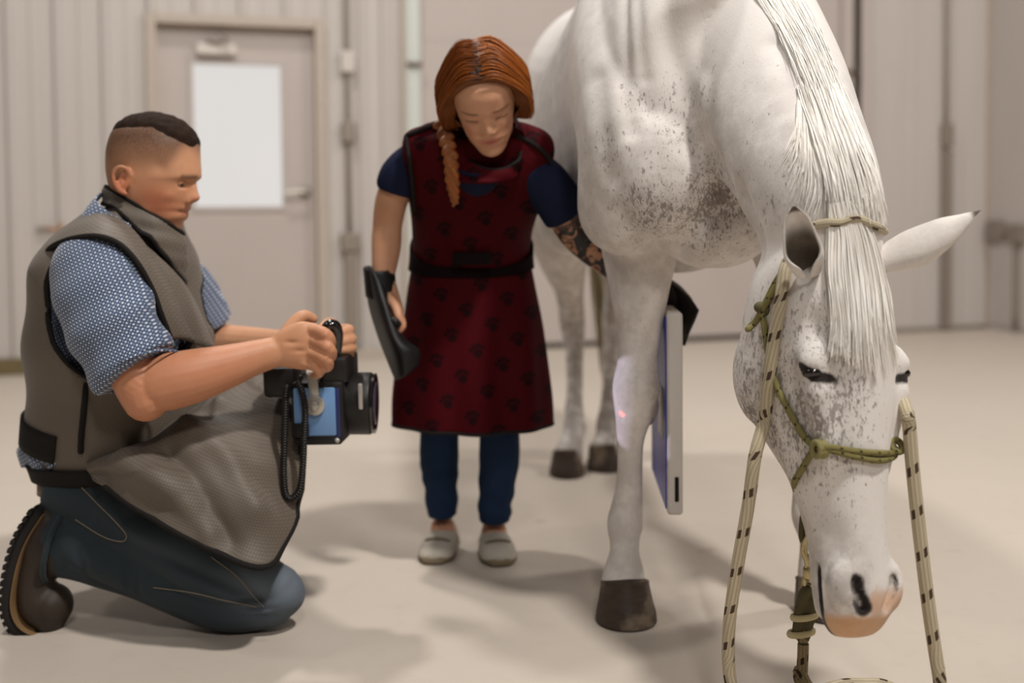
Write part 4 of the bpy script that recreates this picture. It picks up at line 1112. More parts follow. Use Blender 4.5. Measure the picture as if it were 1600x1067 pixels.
adopt(man, build('collar_binding', m, BLACK))

# ---------------------------------------------------------------- jeans, belt, boots
t = NT('blue_denim'); o_ = t.coord(); n = t.noise(o_, 5, 4); n2 = t.noise(t.mapping(o_, (300, 300, 900)), 1, 2)
c = t.mix(n, lin(42, 50, 55), lin(60, 69, 74)); c = t.mix(t.math('MULTIPLY', n2, .35), c, lin(30, 40, 50)); c = t.mix(t.math('MULTIPLY', t.attr('fade'), .8), c, lin(116, 126, 138))
t.col(c); t.set(.85, spec=.15, sheen=.1); t.bumpn(n2, .15, .001); DENIM = t.m
m = MB()
m.tube([U(172, 690, 2.49), U(168, 735, 2.48), U(166, 778, 2.47)], [.165, .165, .14], [.132, .135, .11], mfwd, n=30)
m.tube([U(140, 755, 2.41), U(200, 795, 2.375), U(290, 848, 2.345), U(370, 895, 2.325), U(425, 922, 2.32)], [.095, .095, .088, .080, .066], [.105, .100, .088, .074, .062], (0, 0, 1), n=28)     # right thigh
m.tube([U(420, 925, 2.325), U(370, 935, 2.33), U(290, 918, 2.335), U(210, 890, 2.34), U(140, 862, 2.345), U(96, 850, 2.35)], [.064, .062, .066, .066, .060, .056], [.064, .056, .056, .060, .066, .070], (0, 0, 1), n=28)   # right shin
m.ell(U(418, 925, 2.325), (.075, .062, .064))
m.tube([U(165, 740, 2.60), U(250, 700, 2.64), U(340, 660, 2.67), U(412, 632, 2.68)], [.09, .09, .082, .066], n=24)                             # left thigh
m.tube([U(412, 635, 2.68), U(406, 720, 2.69), U(375, 800, 2.70), U(350, 860, 2.70)], [.062, .064, .06, .055], n=24)                             # left shin
V3_, F3, E3 = fuse(m, .006, 4, .5); N3 = normals(V3_, F3)
cr = U(250, 868, 2.24)
g1 = catmull(np.array([U(100, 800, 2.28), U(170, 846, 2.26), U(250, 872, 2.255), U(330, 905, 2.25), U(400, 935, 2.25)]), 12)
amt = np.zeros(len(V3_))
for p in g1: amt = np.maximum(amt, np.exp(-((V3_ - p) ** 2).sum(1) / .022 ** 2))
V3_ -= N3 * (amt * .018)[:, None]
V3_ += N3 * (vnoise(V3_, 24, 5) * .007 + (np.abs(vnoise(V3_, 34, 15)) - .4) * .010 + vnoise(V3_, 60, 9) * .0022)[:, None]
for px, py in ((385, 935), (398, 950), (408, 962)): bump(V3_, U(px, py, 2.265), (.05, .03, .006), V3(0, .007, 0))
for px, py in ((200, 905), (215, 915), (120, 870), (130, 890)): bump(V3_, U(px, py, 2.28), (.010, .03, .035), V3(0, .008, 0))
fade = np.exp(-((V3_ - U(440, 910, 2.27)) ** 2).sum(1) / .09 ** 2) + .15 * np.exp(-((V3_ - U(300, 820, 2.26)) ** 2).sum(1) / .10 ** 2)
V3_[:, 2] = np.maximum(V3_[:, 2], .004)
jeans = fastmesh('jeans', V3_, F3, DENIM, attrs=dict(fade=np.clip(fade, 0, 1))); adopt(man, jeans)
def nearsurf(VV, px, py, off=.002):
    o = V3(0, 0, CAMH); d = nz(ray(px, py)); W = VV - o; tt = W @ d; dist = np.linalg.norm(W - np.outer(tt, d), axis=1)
    k = np.where(dist < .009)[0]
    if not len(k): k = np.array([np.argmin(dist)])
    p = VV[k[np.argmin(tt[k])]]; return o + d * (np.dot(p - o, d) - off)
STITCH = plain('tan_stitching', lin(150, 134, 112), .8)
def seam(VV, pts, r, name, mat, root, sub=3):
    m = MB(); P = catmull(np.array([(a, b) for a, b in pts], float), 6); m.tube([nearsurf(VV, a, b) for a, b in P], r, n=6, sub=1, smooth=False); adopt(root, build(name, m, mat))
seam(V3_, [(128, 762), (150, 785), (180, 815), (197, 836), (190, 846), (160, 838), (118, 812)], .0008, 'pocket_stitching', STITCH, man)
seam(V3_, [(240, 918), (300, 926), (350, 938), (400, 948)], .0009, 'leg_seam', STITCH, man)
seam(V3_, [(330, 870), (370, 900), (395, 930), (412, 948)], .0009, 'leg_seam', STITCH, man)
# trouser cuff
m = MB(); c = U(92, 852, 2.35); ax = nz(U(92, 852, 2.35) - U(150, 868, 2.345))
s1 = nz(np.cross(ax, V3(0, 0, 1))); s2 = np.cross(s1, ax)
m.tube([c + s1 * math.cos(a) * .061 + s2 * math.sin(a) * .078 for a in np.linspace(0, 2 * math.pi, 26)], .006, n=8, sub=2, ends=(0, 0)); adopt(man, build('trouser_cuff', m, DENIM))
LEATHER = plain('brown_leather', lin(110, 74, 50), .55, scale=60)
G = []
for k in np.linspace(0, 1, 4):
    r = tring(728 + 20 * k, -.002, 80); c = r.mean(0); G.append(r + V3(0, 0, 1) * ((r - c) @ mfwd * .10)[:, None])
m = MB(); m.grid(np.array(G), closed_v=True); adopt(man, build('belt', m, LEATHER, solid=.004))
BOOTM = plain('dark_brown_boot', lin(52, 41, 33), .6, scale=50, var=.25, bump=.2); SOLE = plain('black_rubber_sole', lin(28, 24, 22), .8); WELT = plain('tan_welt', lin(122, 94, 62), .7)
bt = empty('boot', U(60, 985, 2.34)); bt.parent = None
m = MB()
m.tube([U(74, 818, 2.345), U(64, 860, 2.345), U(56, 905, 2.345), U(62, 940, 2.345), U(78, 962, 2.345)], [.034, .037, .043, .048, .040], [.034, .035, .037, .042, .036], (1, 0, 0), n=24)
m.tube([U(110, 856, 2.348), U(86, 858, 2.346), U(66, 862, 2.345)], [.046, .046, .040], [.060, .060, .052], (0, 0, 1), n=24)
m.ell(U(82, 945, 2.345), (.042, .047, .045))
Vb, Fb, Eb = fuse(m, .0045, 4, .5)
upper = fastmesh('boot_upper', Vb, Fb, BOOTM)
sp_ = [(66, 800), (46, 832), (33, 868), (26, 905), (24, 940), (34, 968), (56, 984), (80, 986)]
m = MB(); m.tube([U(a, b, 2.345) for a, b in sp_], [.034, .036, .038, .046, .05, .049, .042, .024], [.012] * 8, (1, 0, 0), n=20, pw=4)
sole = build('boot_sole', m, SOLE)
m = MB(); m.tube([U(a + 9, b - 3 + 4 * (i < 2), 2.345) for i, (a, b) in enumerate(sp_)], [.037, .039, .041, .049, .053, .051, .044, .022], [.004] * 8, (1, 0, 0), n=20); welt = build('welt', m, WELT)
m = MB(); P = catmull(np.array(sp_, float), 3)
for i in range(0, len(P) - 3):
    if i % 1 == 0:
        p = U(P[i][0], P[i][1], 2.345); q = U(P[i + 1][0], P[i + 1][1], 2.345); T = nz(q - p); nn = nz(np.cross(T, V3(0, 1, 0)));
        if nn[0] > 0 and i < 12: nn = -nn
        if i >= 12 and nn[2] > 0: nn = -nn
        for yy in (-.028, .0, .028): m.box(p + nn * .014 + V3(0, yy, 0), (.005, .010, .0045), np.stack([T, V3(0, 1, 0), nn], 1))
tread = build('tread', m, SOLE, shade=False)
for o in (upper, sole, welt, tread):
    pass
bpy.data.objects.remove(bt)
adopt(man, upper); 
for o in (sole, welt, tread): o.parent = upper; 
# left boot, flat on the floor behind the right knee
m = MB(); y0 = 2.71; gx = U(345, 880, y0)[0]
m.tube([V3(gx - .03, y0, .045), V3(gx + .04, y0, .042), V3(gx + .10, y0, .036)], [.042, .046, .04], [.04, .038, .03], (0, 0, 1), n=20); m.tube([V3(gx - .005, y0, .05), V3(gx - .005, y0, .17)], .05, n=20)
Vb, Fb, Eb = fuse(m, .006, 4, .5); Vb[:, 2] = np.maximum(Vb[:, 2], .018); up2 = fastmesh('boot_upper', Vb, Fb, BOOTM)
m = MB(); m.tube([V3(gx - .06, y0, .012), V3(gx + .02, y0, .012), V3(gx + .12, y0, .012)], [.042, .044, .044], .011, (0, 0, 1), n=16, pw=4); s2_ = build('boot_sole', m, SOLE); adopt(man, up2); s2_.parent = up2
# ================================================================== THE X-RAY GENERATOR AND ITS CORDS
GB = plain('generator_black', lin(26, 23, 22), .45, spec=.4); GBLUE = plain('generator_blue', lin(112, 150, 196), .4, var=.04); GNAVY = plain('generator_navy', lin(40, 48, 96), .45); SILV = plain('satin_silver', lin(186, 180, 172), .35, .5, var=.05)
GLOSS = plain('gloss_black', lin(20, 18, 18), .15, spec=.6, coat=.5)
gen = empty('x_ray_generator', U(495, 695, 2.38)); tag(gen, 'portable blue and black x-ray generator with a black collimator, held by the kneeling person', 'x-ray generator')
GR = np.stack([nz(V3(1, -.05, .02)), V3(.05, 1, 0), V3(-.02, 0, 1)], 1)
YN = 2.335                                                           # near face
def gbox(name, x0, x1, y0, y1, Ya, Yb, mat, bv=.006, par=None):
    a = U(x0, y1, Ya); b = U(x1, y0, Ya); c = (a + b) / 2; m = MB()
    m.box(V3(c[0], (Ya + Yb) / 2, c[2]), (abs(b[0] - a[0]) / 2, (Yb - Ya) / 2, abs(b[2] - a[2]) / 2), GR)
    o = build(name, m, mat, bevel=bv, shade=True, angle=40)
    if par is None: adopt(gen, o)
    else: o.parent = par
    return o
core = gbox('housing', 458, 540, 596, 688, YN, YN + .15, GB, .008)
gbox('side_panel', 459, 524, 606, 682, YN - .004, YN + .004, GBLUE, .004)
gbox('edge_strip', 524, 531, 606, 684, YN - .003, YN + .004, GNAVY, .002)
gbox('top_module', 500, 545, 558, 600, YN + .005, YN + .13, GB, .008)
gbox('rear_screen', 412, 462, 574, 622, YN + .02, YN + .14, GB, .010)
gbox('base_plate', 462, 536, 683, 696, YN, YN + .15, GB, .004)
# collimator: stepped drum pointing at the horse's leg
m = MB(); cy = YN + .075; P0 = U(534, 634, cy); 
cx = lambda px: U(px, 630, cy)
m.tube([cx(532), cx(541), cx(543), cx(570), cx(581), cx(583)], [.050, .052, .066, .066, .067, .062], [.050, .052, .066, .066, .066, .060], (0, 0, 1), n=40, ends=(0, 0), smooth=False)
adopt(gen, build('collimator', m, GB, angle=45, bevel=.003))
m = MB(); m.tube([cx(583), cx(587)], [.064, .064], n=40, ends=(0, 0), smooth=False); adopt(gen, build('front_ring', m, GLOSS, angle=45))
m = MB(); m.tube([cx(583.5), cx(587.5)], [.045, .045], n=32, ends=(0, 0), smooth=False); adopt(gen, build('lens', m, plain('lens_glass', lin(60, 56, 70), .08, spec=.7)))
gbox('collimator_clip', 560, 566, 600, 640, cy - .072, cy - .062, SILV, .002)
# carrying grip between the two hands
m = MB(); gp = [(500, 566, 2.37), (503, 545, 2.365), (507, 522, 2.362), (514, 509, 2.362), (523, 510, 2.365), (527, 524, 2.37), (526, 548, 2.375), (528, 566, 2.38)]
m.tube([U(*p) for p in gp], [.013, .013, .013, .013, .013, .013, .013, .013], [.017] * 8, (0, 1, 0), n=16); adopt(gen, build('grip', m, GLOSS))
m = MB(); c = U(527, 566, 2.40); m.box(c + V3(0, -.02, .001), (.022, .026, .002), np.stack([V3(1, 0, 0), V3(0, .9, .43), V3(0, -.43, .9)], 1)); adopt(gen, build('key_pad', m, plain('keypad', lin(110, 98, 94), .4), shade=False))
m = MB(); c = U(521, 566, 2.355); m.ell(c + V3(0, 0, .003), (.011, .011, .005)); rb = build('red_button', m, plain('red_button', lin(236, 84, 70), .35)); adopt(gen, rb)
# silver strap bracket with knob
m = MB(); m.box((U(482, 584, YN - .008) + U(498, 634, YN - .008)) / 2, (.0105, .003, .033), np.stack([V3(1, 0, .06), V3(0, 1, 0), V3(-.06, 0, 1)], 1)); br = build('strap_bracket', m, SILV, bevel=.002, angle=40); adopt(gen, br)
m = MB(); c = U(492, 633, YN - .008); m.tube([c + V3(0, .004, 0), c - V3(0, .006, 0)], [.021, .021], n=28, ends=(0, 0), smooth=False, hint=(0, 0, 1)); adopt(gen, build('knob_plate', m, SILV, bevel=.002, angle=40))
m = MB(); c = U(491, 634, YN - .018); m.tube([c + V3(0, .008, 0), c - V3(0, .004, 0)], [.0105, .0105], n=6, ends=(0, 0), smooth=False, hint=(0, 0, 1)); adopt(gen, build('knob', m, SILV, bevel=.002, angle=30))
gbox('latch', 455, 482, 662, 684, YN - .010, YN, GB, .004)
m = MB(); m.ell(U(527, 688, YN + .0), (.006, .006, .006)); adopt(gen, build('screw', m, SILV))
# coiled cord from the handle, hanging in a loop
cord = empty('coiled_cord', U(460, 780, 2.29)); tag(cord, 'black coiled cord looping down from the generator in front of the grey apron', 'cord')
def coil(path, R, r, turns, name, mat, root):
    P = catmull(np.array(path), 30); L = np.concatenate([[0], np.cumsum(np.linalg.norm(np.diff(P, axis=0), axis=1))])
    T = np.gradient(P, axis=0); T /= np.linalg.norm(T, axis=1, keepdims=True)
    n = turns * 9; out = []
    for i in range(n + 1):
        l = L[-1] * i / n; p = np.array([np.interp(l, L, P[:, k]) for k in range(3)]); t_ = nz(np.array([np.interp(l, L, T[:, k]) for k in range(3)]))
        a = nz(np.cross(t_, V3(0, 1, .1))); b = np.cross(t_, a); w = 2 * math.pi * i / 9
        out.append(p + R * (a * math.cos(w) + b * math.sin(w)))
    m = MB(); m.tube(out, r, n=6, sub=1, smooth=False); adopt(root, build(name, m, mat))
c1 = [U(466, 598, 2.325), U(472, 612, 2.31), U(477, 640, 2.30), U(475, 680, 2.295), U(473, 730, 2.29), U(468, 765, 2.285), U(455, 779, 2.285), U(446, 772, 2.285), U(443, 740, 2.29), U(444, 690, 2.295), U(446, 630, 2.31), U(449, 604, 2.33)]
coil(c1, .0052, .0026, 92, 'coil', GB, cord)
m = MB(); m.tube(c1, .0042, n=8, sub=6); adopt(cord, build('core', m, GB))
m = MB(); m.tube([U(470, 590, 2.33), U(466, 598, 2.325)], .0055, n=10); adopt(cord, build('strain_relief', m, GLOSS))
# light of the collimator (field lamp and red pointer)
def spot(name, p, q, e, ang, col, blend=.15, r=.004):
    d = bpy.data.lights.new(name, 'SPOT'); d.energy = e; d.spot_size = ang; d.spot_blend = blend; d.color = col; d.shadow_soft_size = r
    o = bpy.data.objects.new(name, d); COL.objects.link(o); o.location = tuple(p); o.rotation_euler = Vector(q - p).to_track_quat('-Z', 'Y').to_euler(); return o
src = cx(590); spot('field_lamp', src, U(980, 632, 2.36), 7.0, math.radians(23), (.80, .74, 1.0), .25)
tgt = surf(966, 649); d = nz(tgt - src); spot('red_pointer', src, tgt, 30, math.radians(1.5), (1, .05, .05), .3, .001)
# ================================================================== THE BENDING WOMAN
WSKIN = skin_mat('woman_skin', lin(196, 144, 112), lin(208, 158, 126), lin(190, 120, 96), hair=lin(70, 46, 34), lips=lin(170, 88, 82))
woman = empty('person', GROUND(735, 875)); tag(woman, 'bending person with auburn hair in a dark red lead apron beside the horse', 'person')
WHD = dict(z=(-.012, .213),
    front=([-.012, 0, .012, .028, .038, .046, .05, .055, .062, .075, .09, .105, .118, .145, .17, .19, .205, .213], [.048, .070, .081, .077, .083, .080, .086, .085, .082, .082, .083, .083, .089, .090, .080, .058, .03, 0]),
    back=([-.012, .03, .06, .09, .12, .15, .18, .2, .213], [.0, -.01, -.04, -.075, -.092, -.095, -.08, -.045, -.01]),
    half=([-.012, 0, .02, .04, .065, .09, .12, .15, .18, .2, .213], [.014, .023, .037, .048, .057, .063, .067, .067, .055, .033, .006]),
    flat=([-1, 1], [.82, .82]),
    nose=([.055, .06, .066, .072, .08, .09, .1, .11, .12, .13], [0, 0, .009, .018, .0165, .011, .0065, .003, .001, 0]),
    nosew=([.05, .07, .085, .11], [.015, .0145, .010, .009]))
wfw = nz(V3(.06, -.80, -.56)); wup = nz(V3(-.13, -.54, .80))
WO = U(771, 246, 2.475) - wfw * .072
mb_ = MB(); G, (wfw, wlat, wup) = head_grid(WHD, WO, wfw, wup); mb_.grid(G, closed_v=True, cap0=True, cap1=True)
def WL(x, y, z): return WO + wfw * x + wlat * y + wup * z
mb_.tube([WL(-.02, 0, .06), WL(-.035, 0, .0), U(752, 240, 2.62), U(748, 290, 2.66)], [.05, .05, .055, .08], n=20)
mb_.tube([U(746, 250, 2.62), U(742, 330, 2.70), U(740, 400, 2.78)], [.12, .11, .11], [.08, .09, .09], (0, -1, -.3), n=20)
# right arm (viewer's left), hanging
mb_.tube([U(690, 250, 2.62), U(650, 256, 2.62), U(617, 300, 2.635), U(606, 345, 2.66), U(603, 390, 2.65), U(599, 432, 2.63)], [.04, .041, .039, .036, .034, .026], n=20)
mb_.tube([U(599, 430, 2.63), U(604, 462, 2.62), U(612, 490, 2.60)], [.024, .030, .030], [.020, .018, .016], (0, -1, 0), n=16)
for i, (dx, dy) in enumerate(((0, 0), (-4, 4), (-9, 8), (-13, 12))):
    finger(mb_, [(616 + dx * .4, 486 + dy, 2.60), (627 + dx, 500 + dy * .8, 2.575), (628 + dx, 512 + dy, 2.565), (619 + dx, 516 + dy, 2.575)], [.011, .010, .009, .0075])
finger(mb_, [(607, 465, 2.60), (617, 478, 2.58), (622, 492, 2.565), (624, 503, 2.56)], [.013, .0115, .010, .008])
# left arm (viewer's right), reaching behind the foreleg
mb_.tube([U(800, 256, 2.60), U(838, 272, 2.595), U(874, 318, 2.61), U(905, 366, 2.63), U(955, 410, 2.64), U(1005, 446, 2.63), U(1035, 462, 2.62)], [.04, .043, .044, .044, .037, .028, .026], n=20)
V, Fq, E = fuse(mb_, .0036, 2, .5)
for s in (-1, 1):
    bump(V, WL(.085, .031 * s, .102), (.018, .016, .009), -wfw * .009)
    bump(V, WL(.086, .031 * s, .099), (.012, .012, .006), wfw * .0045)                 # lowered lid
    bump(V, WL(.085, .030 * s, .117), (.012, .02, .005), wfw * .0025)
    bump(V, WL(.072, .042 * s, .078), (.02, .016, .016), wfw * .003 + wlat * .002 * s)
    bump(V, WL(.090, .012 * s, .068), (.007, .006, .005), wlat * .0035 * s)
    bump(V, WL(.080, .023 * s, .046), (.008, .007, .005), -wfw * .003)
bump(V, WL(.088, 0, .0455), (.012, .02, .002), -wfw * .003)
bump(V, WL(.088, 0, .051), (.010, .018, .003), wfw * .0025); bump(V, WL(.086, 0, .0395), (.010, .016, .003), wfw * .003)
rel = V - WO; hx, hy_, hz = rel @ wfw, rel @ wlat, rel @ wup
inh = (hz > -.03) & (hz < .23) & (hx > -.02) & (hx < .13) & (np.abs(hy_) < .08)
lip = np.exp(-((hz - .0455) / .0085) ** 2 - (hy_ / .019) ** 2) * (hx > .06) * inh
red = .4 * np.exp(-((np.abs(hy_) - .04) / .016) ** 2 - ((hz - .075) / .018) ** 2) * inh
tip = np.exp(-((V - U(626, 515, 2.575)) ** 2).sum(1) / .02 ** 2); red = np.maximum(red, tip * .8)
brow = .9 * np.exp(-((hz - .1185 + .06 * (np.abs(hy_) - .03) ** 2 * 10) / .003) ** 2) * smoothstep(.012, .018, np.abs(hy_)) * smoothstep(.056, .046, np.abs(hy_)) * (hx > .05) * inh
lash = np.exp(-((hz - .0965) / .0018) ** 2) * smoothstep(.016, .020, np.abs(hy_)) * smoothstep(.048, .044, np.abs(hy_)) * (hx > .05) * inh
stub = np.clip(np.maximum(brow, lash * 1.1), 0, 1)
tt = (V - U(845, 255, 2.575)) @ nz(U(955, 410, 2.64) - U(845, 255, 2.575)); ink = ((V[:, 0] > .06) & (hz < -.06)).astype(float) * smoothstep(.10, .16, tt)
adopt(woman, fastmesh('body', V, Fq, WSKIN, attrs=dict(red=red, lip=lip, stub=stub, ink=ink)))

# hair ----------------------------------------------------------------------
t = NT('auburn_hair'); o_ = t.coord('UV'); n = t.noise(t.mapping(o_, (60, 2, 1)), 3, 3); rt = t.attr('root')
c = t.mix(t.step(n, .3, .72), lin(92, 46, 20), lin(196, 112, 40)); c = t.mix(rt, c, lin(46, 30, 24))
t.col(c); t.set(.45, spec=.35); t.bumpn(n, .3, .002); WHAIR = t.m
# each side: guides from the parting, over the temple and ear, to the nape
def side(s, k, off):
    """k 0 (front) .. 1 (back): guide curve on side s; off lifts it off the head"""
    f = 1 - k
    px = .082 * f - .085 * k + .0
    top = .172 + .045 * math.sin(math.pi * min(1, .28 + k * .8))
    a = WL(.074 - .15 * k, -.002 * s, sinterp(k, [0, .25, .6, 1], [.176, .207, .213, .175]) + off)
    b = WL(.070 - .155 * k, .040 * s, sinterp(k, [0, .25, .6, 1], [.170, .200, .205, .165]) + off * 1.1)
    c = WL(.048 - .14 * k, (.071 + off) * s, sinterp(k, [0, .5, 1], [.135, .15, .135]))
    d = WL(.034 - .125 * k, (.079 + off) * s, sinterp(k, [0, .5, 1], [.090, .100, .095]))
    e = WL(.006 - .10 * k, (.073 + off) * s, sinterp(k, [0, .5, 1], [.045, .055, .055]))
    g_ = WL(-.045 - .05 * k, (.050 + off) * s, sinterp(k, [0, .5, 1], [.018, .025, .03]))
    return catmull(np.array([a, b, c, d, e, g_]), 8)
m = MB(); root = []
for s in (-1, 1):
    Gs = np.array([side(s, k, .016) for k in np.linspace(0, 1, 26)])
    nu, nv = Gs.shape[:2]
    Gs += gridnormals(Gs) * (.0022 * np.sin(np.linspace(0, 1, nu)[:, None] * 46 + np.linspace(0, 3, nv)[None]))[..., None]
    uv = np.stack(np.meshgrid(np.linspace(0, 1, nu), np.linspace(0, 1, nv), indexing='ij'), -1)
    m.grid(Gs, uv=uv)
    root.append(np.tile(smoothstep(.22, .04, np.linspace(0, 1, nv)), nu))
for s in (-1, 1):
    Gs = np.array([side(s, 0, o_) for o_ in np.linspace(.016, -.014, 6)]); nu, nv = Gs.shape[:2]
    Gs[1:] -= wfw * np.linspace(.002, .012, nu - 1)[:, None, None]
    m.grid(Gs, uv=np.stack(np.meshgrid(np.linspace(0, .2, nu), np.linspace(0, 1, nv), indexing='ij'), -1)); root.append(np.full(nu * nv, .55))
ob = build('hair', m, WHAIR, solid=0); a = ob.data.attributes.new('root', 'FLOAT', 'POINT'); a.data.foreach_set('value', np.concatenate(root).astype(np.float32))
adopt(woman, ob)
m = MB(); m.ell(WL(-.012, 0, .118), (.096, .084, .096), np.stack([wfw, wlat, wup], 1), n=28, m=20)
Vv = m.V(); q = Vv - WO; keepv = ((q @ wfw) < .045) | ((q @ wup) > .185)
m2 = MB(); m2.add(Vv, [f for f in m.f if all(keepv[i] for i in f)], np.random.RandomState(1).rand(len(Vv), 2) * .02)
ob = build('hair_underlayer', m2, WHAIR); a = ob.data.attributes.new('root', 'FLOAT', 'POINT'); a.data.foreach_set('value', np.full(len(ob.data.vertices), .45, np.float32)); adopt(woman, ob)
m = MB(); rs = np.random.RandomState(4)
for s in (-1, 1):
    for i in range(330):
        k = rs.uniform(-.02, 1); P = side(s, max(k, 0), .0165 + rs.uniform(0, .006)); L = rs.uniform(.55, 1); tt = np.linspace(rs.uniform(0, .12) * len(P), L * (len(P) - 1), 14)
        Q = np.stack([np.interp(tt, np.arange(len(P)), P[:, c_]) for c_ in range(3)], 1) + rs.normal(0, .0025, 3)
        if k < .0: Q += wfw * .004
        j = m.n; m.strand(Q, .0011 * rs.uniform(.6, 1.3)); m.uv[-1] = np.tile([[rs.rand(), .5]], (len(m.v[-1]), 1)); m.hasuv = True
ob = build('hair_strands', m, WHAIR); ob['kind'] = 'stuff'; adopt(woman, ob)
# tied tail and plait over her right shoulder
pl = [WL(-.05, -.055, .02), U(692, 192, 2.53), U(697, 215, 2.50), U(704, 245, 2.475), U(706, 275, 2.47), U(709, 300, 2.475), U(711, 320, 2.485)]
P = catmull(np.array(pl), 8); m = MB(); nL = 26
for i in range(nL):
    f = i / (nL - 1) * (len(P) - 1); j = min(int(f), len(P) - 2); p = P[j] + (P[j + 1] - P[j]) * (f - j); T = nz(P[j + 1] - P[j]); sd = nz(np.cross(T, V3(0, -1, 0)))
    r = .017 * np.interp(i / nL, [0, .15, .7, 1], [1.1, 1, .8, .35]); sg = 1 if i % 2 else -1
    ax = nz(T + sd * .8 * sg); b = nz(np.cross(ax, V3(0, -1, 0))); cN = np.cross(ax, b)
    m.ell(p + sd * r * .42 * sg, (r * 1.05, r * .62, r * .62), np.stack([ax, b, cN], 1), n=12, m=8)
V2, F2, E2 = fuse(m, .003, 1, .5)
ob = fastmesh('plait', V2, F2, WHAIR, attrs=dict(root=np.full(len(V2), .25)), uv=np.stack([V2[:, 0] * 6 + V2[:, 2] * 3, V2[:, 2]], 1)); adopt(woman, ob)

# clothes -------------------------------------------------------------------
NAVY = plain('navy_cotton', lin(24, 30, 54), .85, spec=.15, scale=14, var=.25)
m = MB()
m.tube([U(668, 250, 2.62), U(646, 258, 2.615), U(628, 276, 2.62), U(619, 300, 2.63)], [.046, .050, .050, .048], n=24, ends=(1, 0))
m.tube([U(812, 262, 2.59), U(840, 274, 2.59), U(866, 306, 2.60), U(886, 338, 2.615)], [.048, .053, .056, .056], n=24, ends=(1, 0))
m.tube([U(745, 240, 2.62), U(744, 280, 2.64), U(742, 330, 2.71)], [.115, .125, .11], [.05, .06, .07], (0, -1, -.3), n=28)
V2, F2, E2 = fuse(m, .006, 4, .5); N2 = normals(V2, F2); V2 += N2 * (vnoise(V2, 40, 3) * .003)[:, None]
adopt(woman, fastmesh('shirt', V2, F2, NAVY))
t = NT('dark_red_print_cloth'); o_ = t.coord(); n = t.noise(o_, 8, 3); xyz = t.sep(t.mapping(o_, (1, 1, 1), (0, math.radians(14), 0)))
def fr_(x, k, off=0.0): return t.math('SUBTRACT', t.math('FRACT', t.math('ADD', t.math('MULTIPLY', x, k), off)), .5)
K_ = 1 / .098
def paw(off):
    a, b = fr_(xyz[0], K_, off), fr_(xyz[2], K_, off); out = None
    for (cx_, cz_, r) in ((0, -.05, .10), (-.14, .06, .045), (-.055, .13, .05), (.055, .13, .05), (.14, .06, .045)):
        da = t.math('SUBTRACT', a, cx_); db = t.math('SUBTRACT', b, cz_)
        d = t.math('SUBTRACT', t.math('SQRT', t.math('ADD', t.math('MULTIPLY', da, da), t.math('MULTIPLY', db, db))), r)
        out = d if out is None else t.math('MINIMUM', out, d)
    return t.math('SUBTRACT', 1.0, t.step(out, 0.0, .02))
pw = t.math('MAXIMUM', paw(0.0), paw(.5))
c = t.mix(n, lin(60, 6, 13), lin(74, 9, 17)); c = t.mix(t.math('MULTIPLY', pw, .8), c, lin(24, 9, 12))
t.col(c); t.set(.75, spec=.08); DRESS = t.m
dr = [(U(739, 658, 2.80), .186, .160), (U(739, 610, 2.80), .183, .157), (U(740, 520, 2.80), .168, .148), (U(737, 450, 2.795), .150, .135), (U(736, 400, 2.785), .139, .125), (U(737, 345, 2.74), .143, .122), (U(743, 285, 2.66), .158, .118), (U(746, 244, 2.605), .168, .100), (U(747, 218, 2.58), .164, .078), (U(747, 203, 2.57), .128, .055), (U(747, 196, 2.565), .085, .035)]
hints = np.array([(0, -1, 0)] * 4 + [(0, -1, -.1), (0, -1, -.35), (0, -1, -.6), (0, -1, -.7), (0, -1, -.7), (0, -1, -.7), (0, -1, -.7)], float)
m = MB(); m.tube([p for p, *_ in dr], [a for _, a, b in dr], [b for _, a, b in dr], hints, n=96, sub=9, ends=(0, 0), pw=2.3)
# open at the hem: drop the caps
caps = [f for f in m.f if len(f) == 3]; m.f = [f for f in m.f if len(f) == 4]
Vv = m.v[0]
az = np.arctan2(Vv[:, 0] - np.mean(Vv[:, 0]), -(Vv[:, 1] - 2.80)); low = smoothstep(.80, .40, Vv[:, 2])
rad = Vv - V3(np.mean(Vv[:, 0]), 2.80, 0); rad[:, 2] = 0; rad /= np.maximum(np.linalg.norm(rad, axis=1, keepdims=True), 1e-6)
Vv += rad * (low * (.007 * np.sin(az * 9 + 1) + .005 * np.sin(az * 5 + 2)))[:, None]
fl_ = .006 * vnoise(Vv * np.array([1, 1, .6]), 26, 21); Vv += rad * fl_[:, None]
Vv[:, 2] -= .0
dress = build('lead_apron', m, DRESS, solid=.006); adopt(woman, dress)
ring = Vv[:96]; mm = MB(); mm.tube(np.vstack([ring, ring[:2]]), .005, n=8, sub=1, smooth=False, ends=(0, 0)); adopt(woman, build('hem_binding', mm, BLACK))
# shoulder seams and arm-hole bindings
def dsurf(px, py): return nearsurf(Vv, px, py, .004)
for pts in ([(636, 211), (660, 202), (688, 192)], [(808, 212), (832, 224), (852, 240), (860, 254)], [(634, 214), (640, 250), (645, 290), (648, 330)], [(860, 256), (856, 285), (846, 310), (836, 332)]):
    mm = MB(); mm.tube([dsurf(*p) for p in pts], .0052, n=8, sub=4); adopt(woman, build('shoulder_binding', mm, BLACK))
DG = Vv[:(len(Vv) // 96) * 96].reshape(-1, 96, 3); zc_ = DG[:, :, 2].mean(1)
b0 = np.where((zc_ > U(738, 424, 2.66)[2]) & (zc_ < U(738, 384, 2.66)[2]))[0]
G = DG[b0[0]:b0[-1] + 1].copy(); cc = G.mean(1, keepdims=True); dd = G - cc; dd /= np.linalg.norm(dd, axis=2, keepdims=True); G = G + dd * .008
mm = MB(); mm.grid(G, closed_v=True); adopt(woman, build('waist_belt', mm, plain('maroon_black_belt', lin(19, 9, 10), .9, spec=.1), solid=.004))
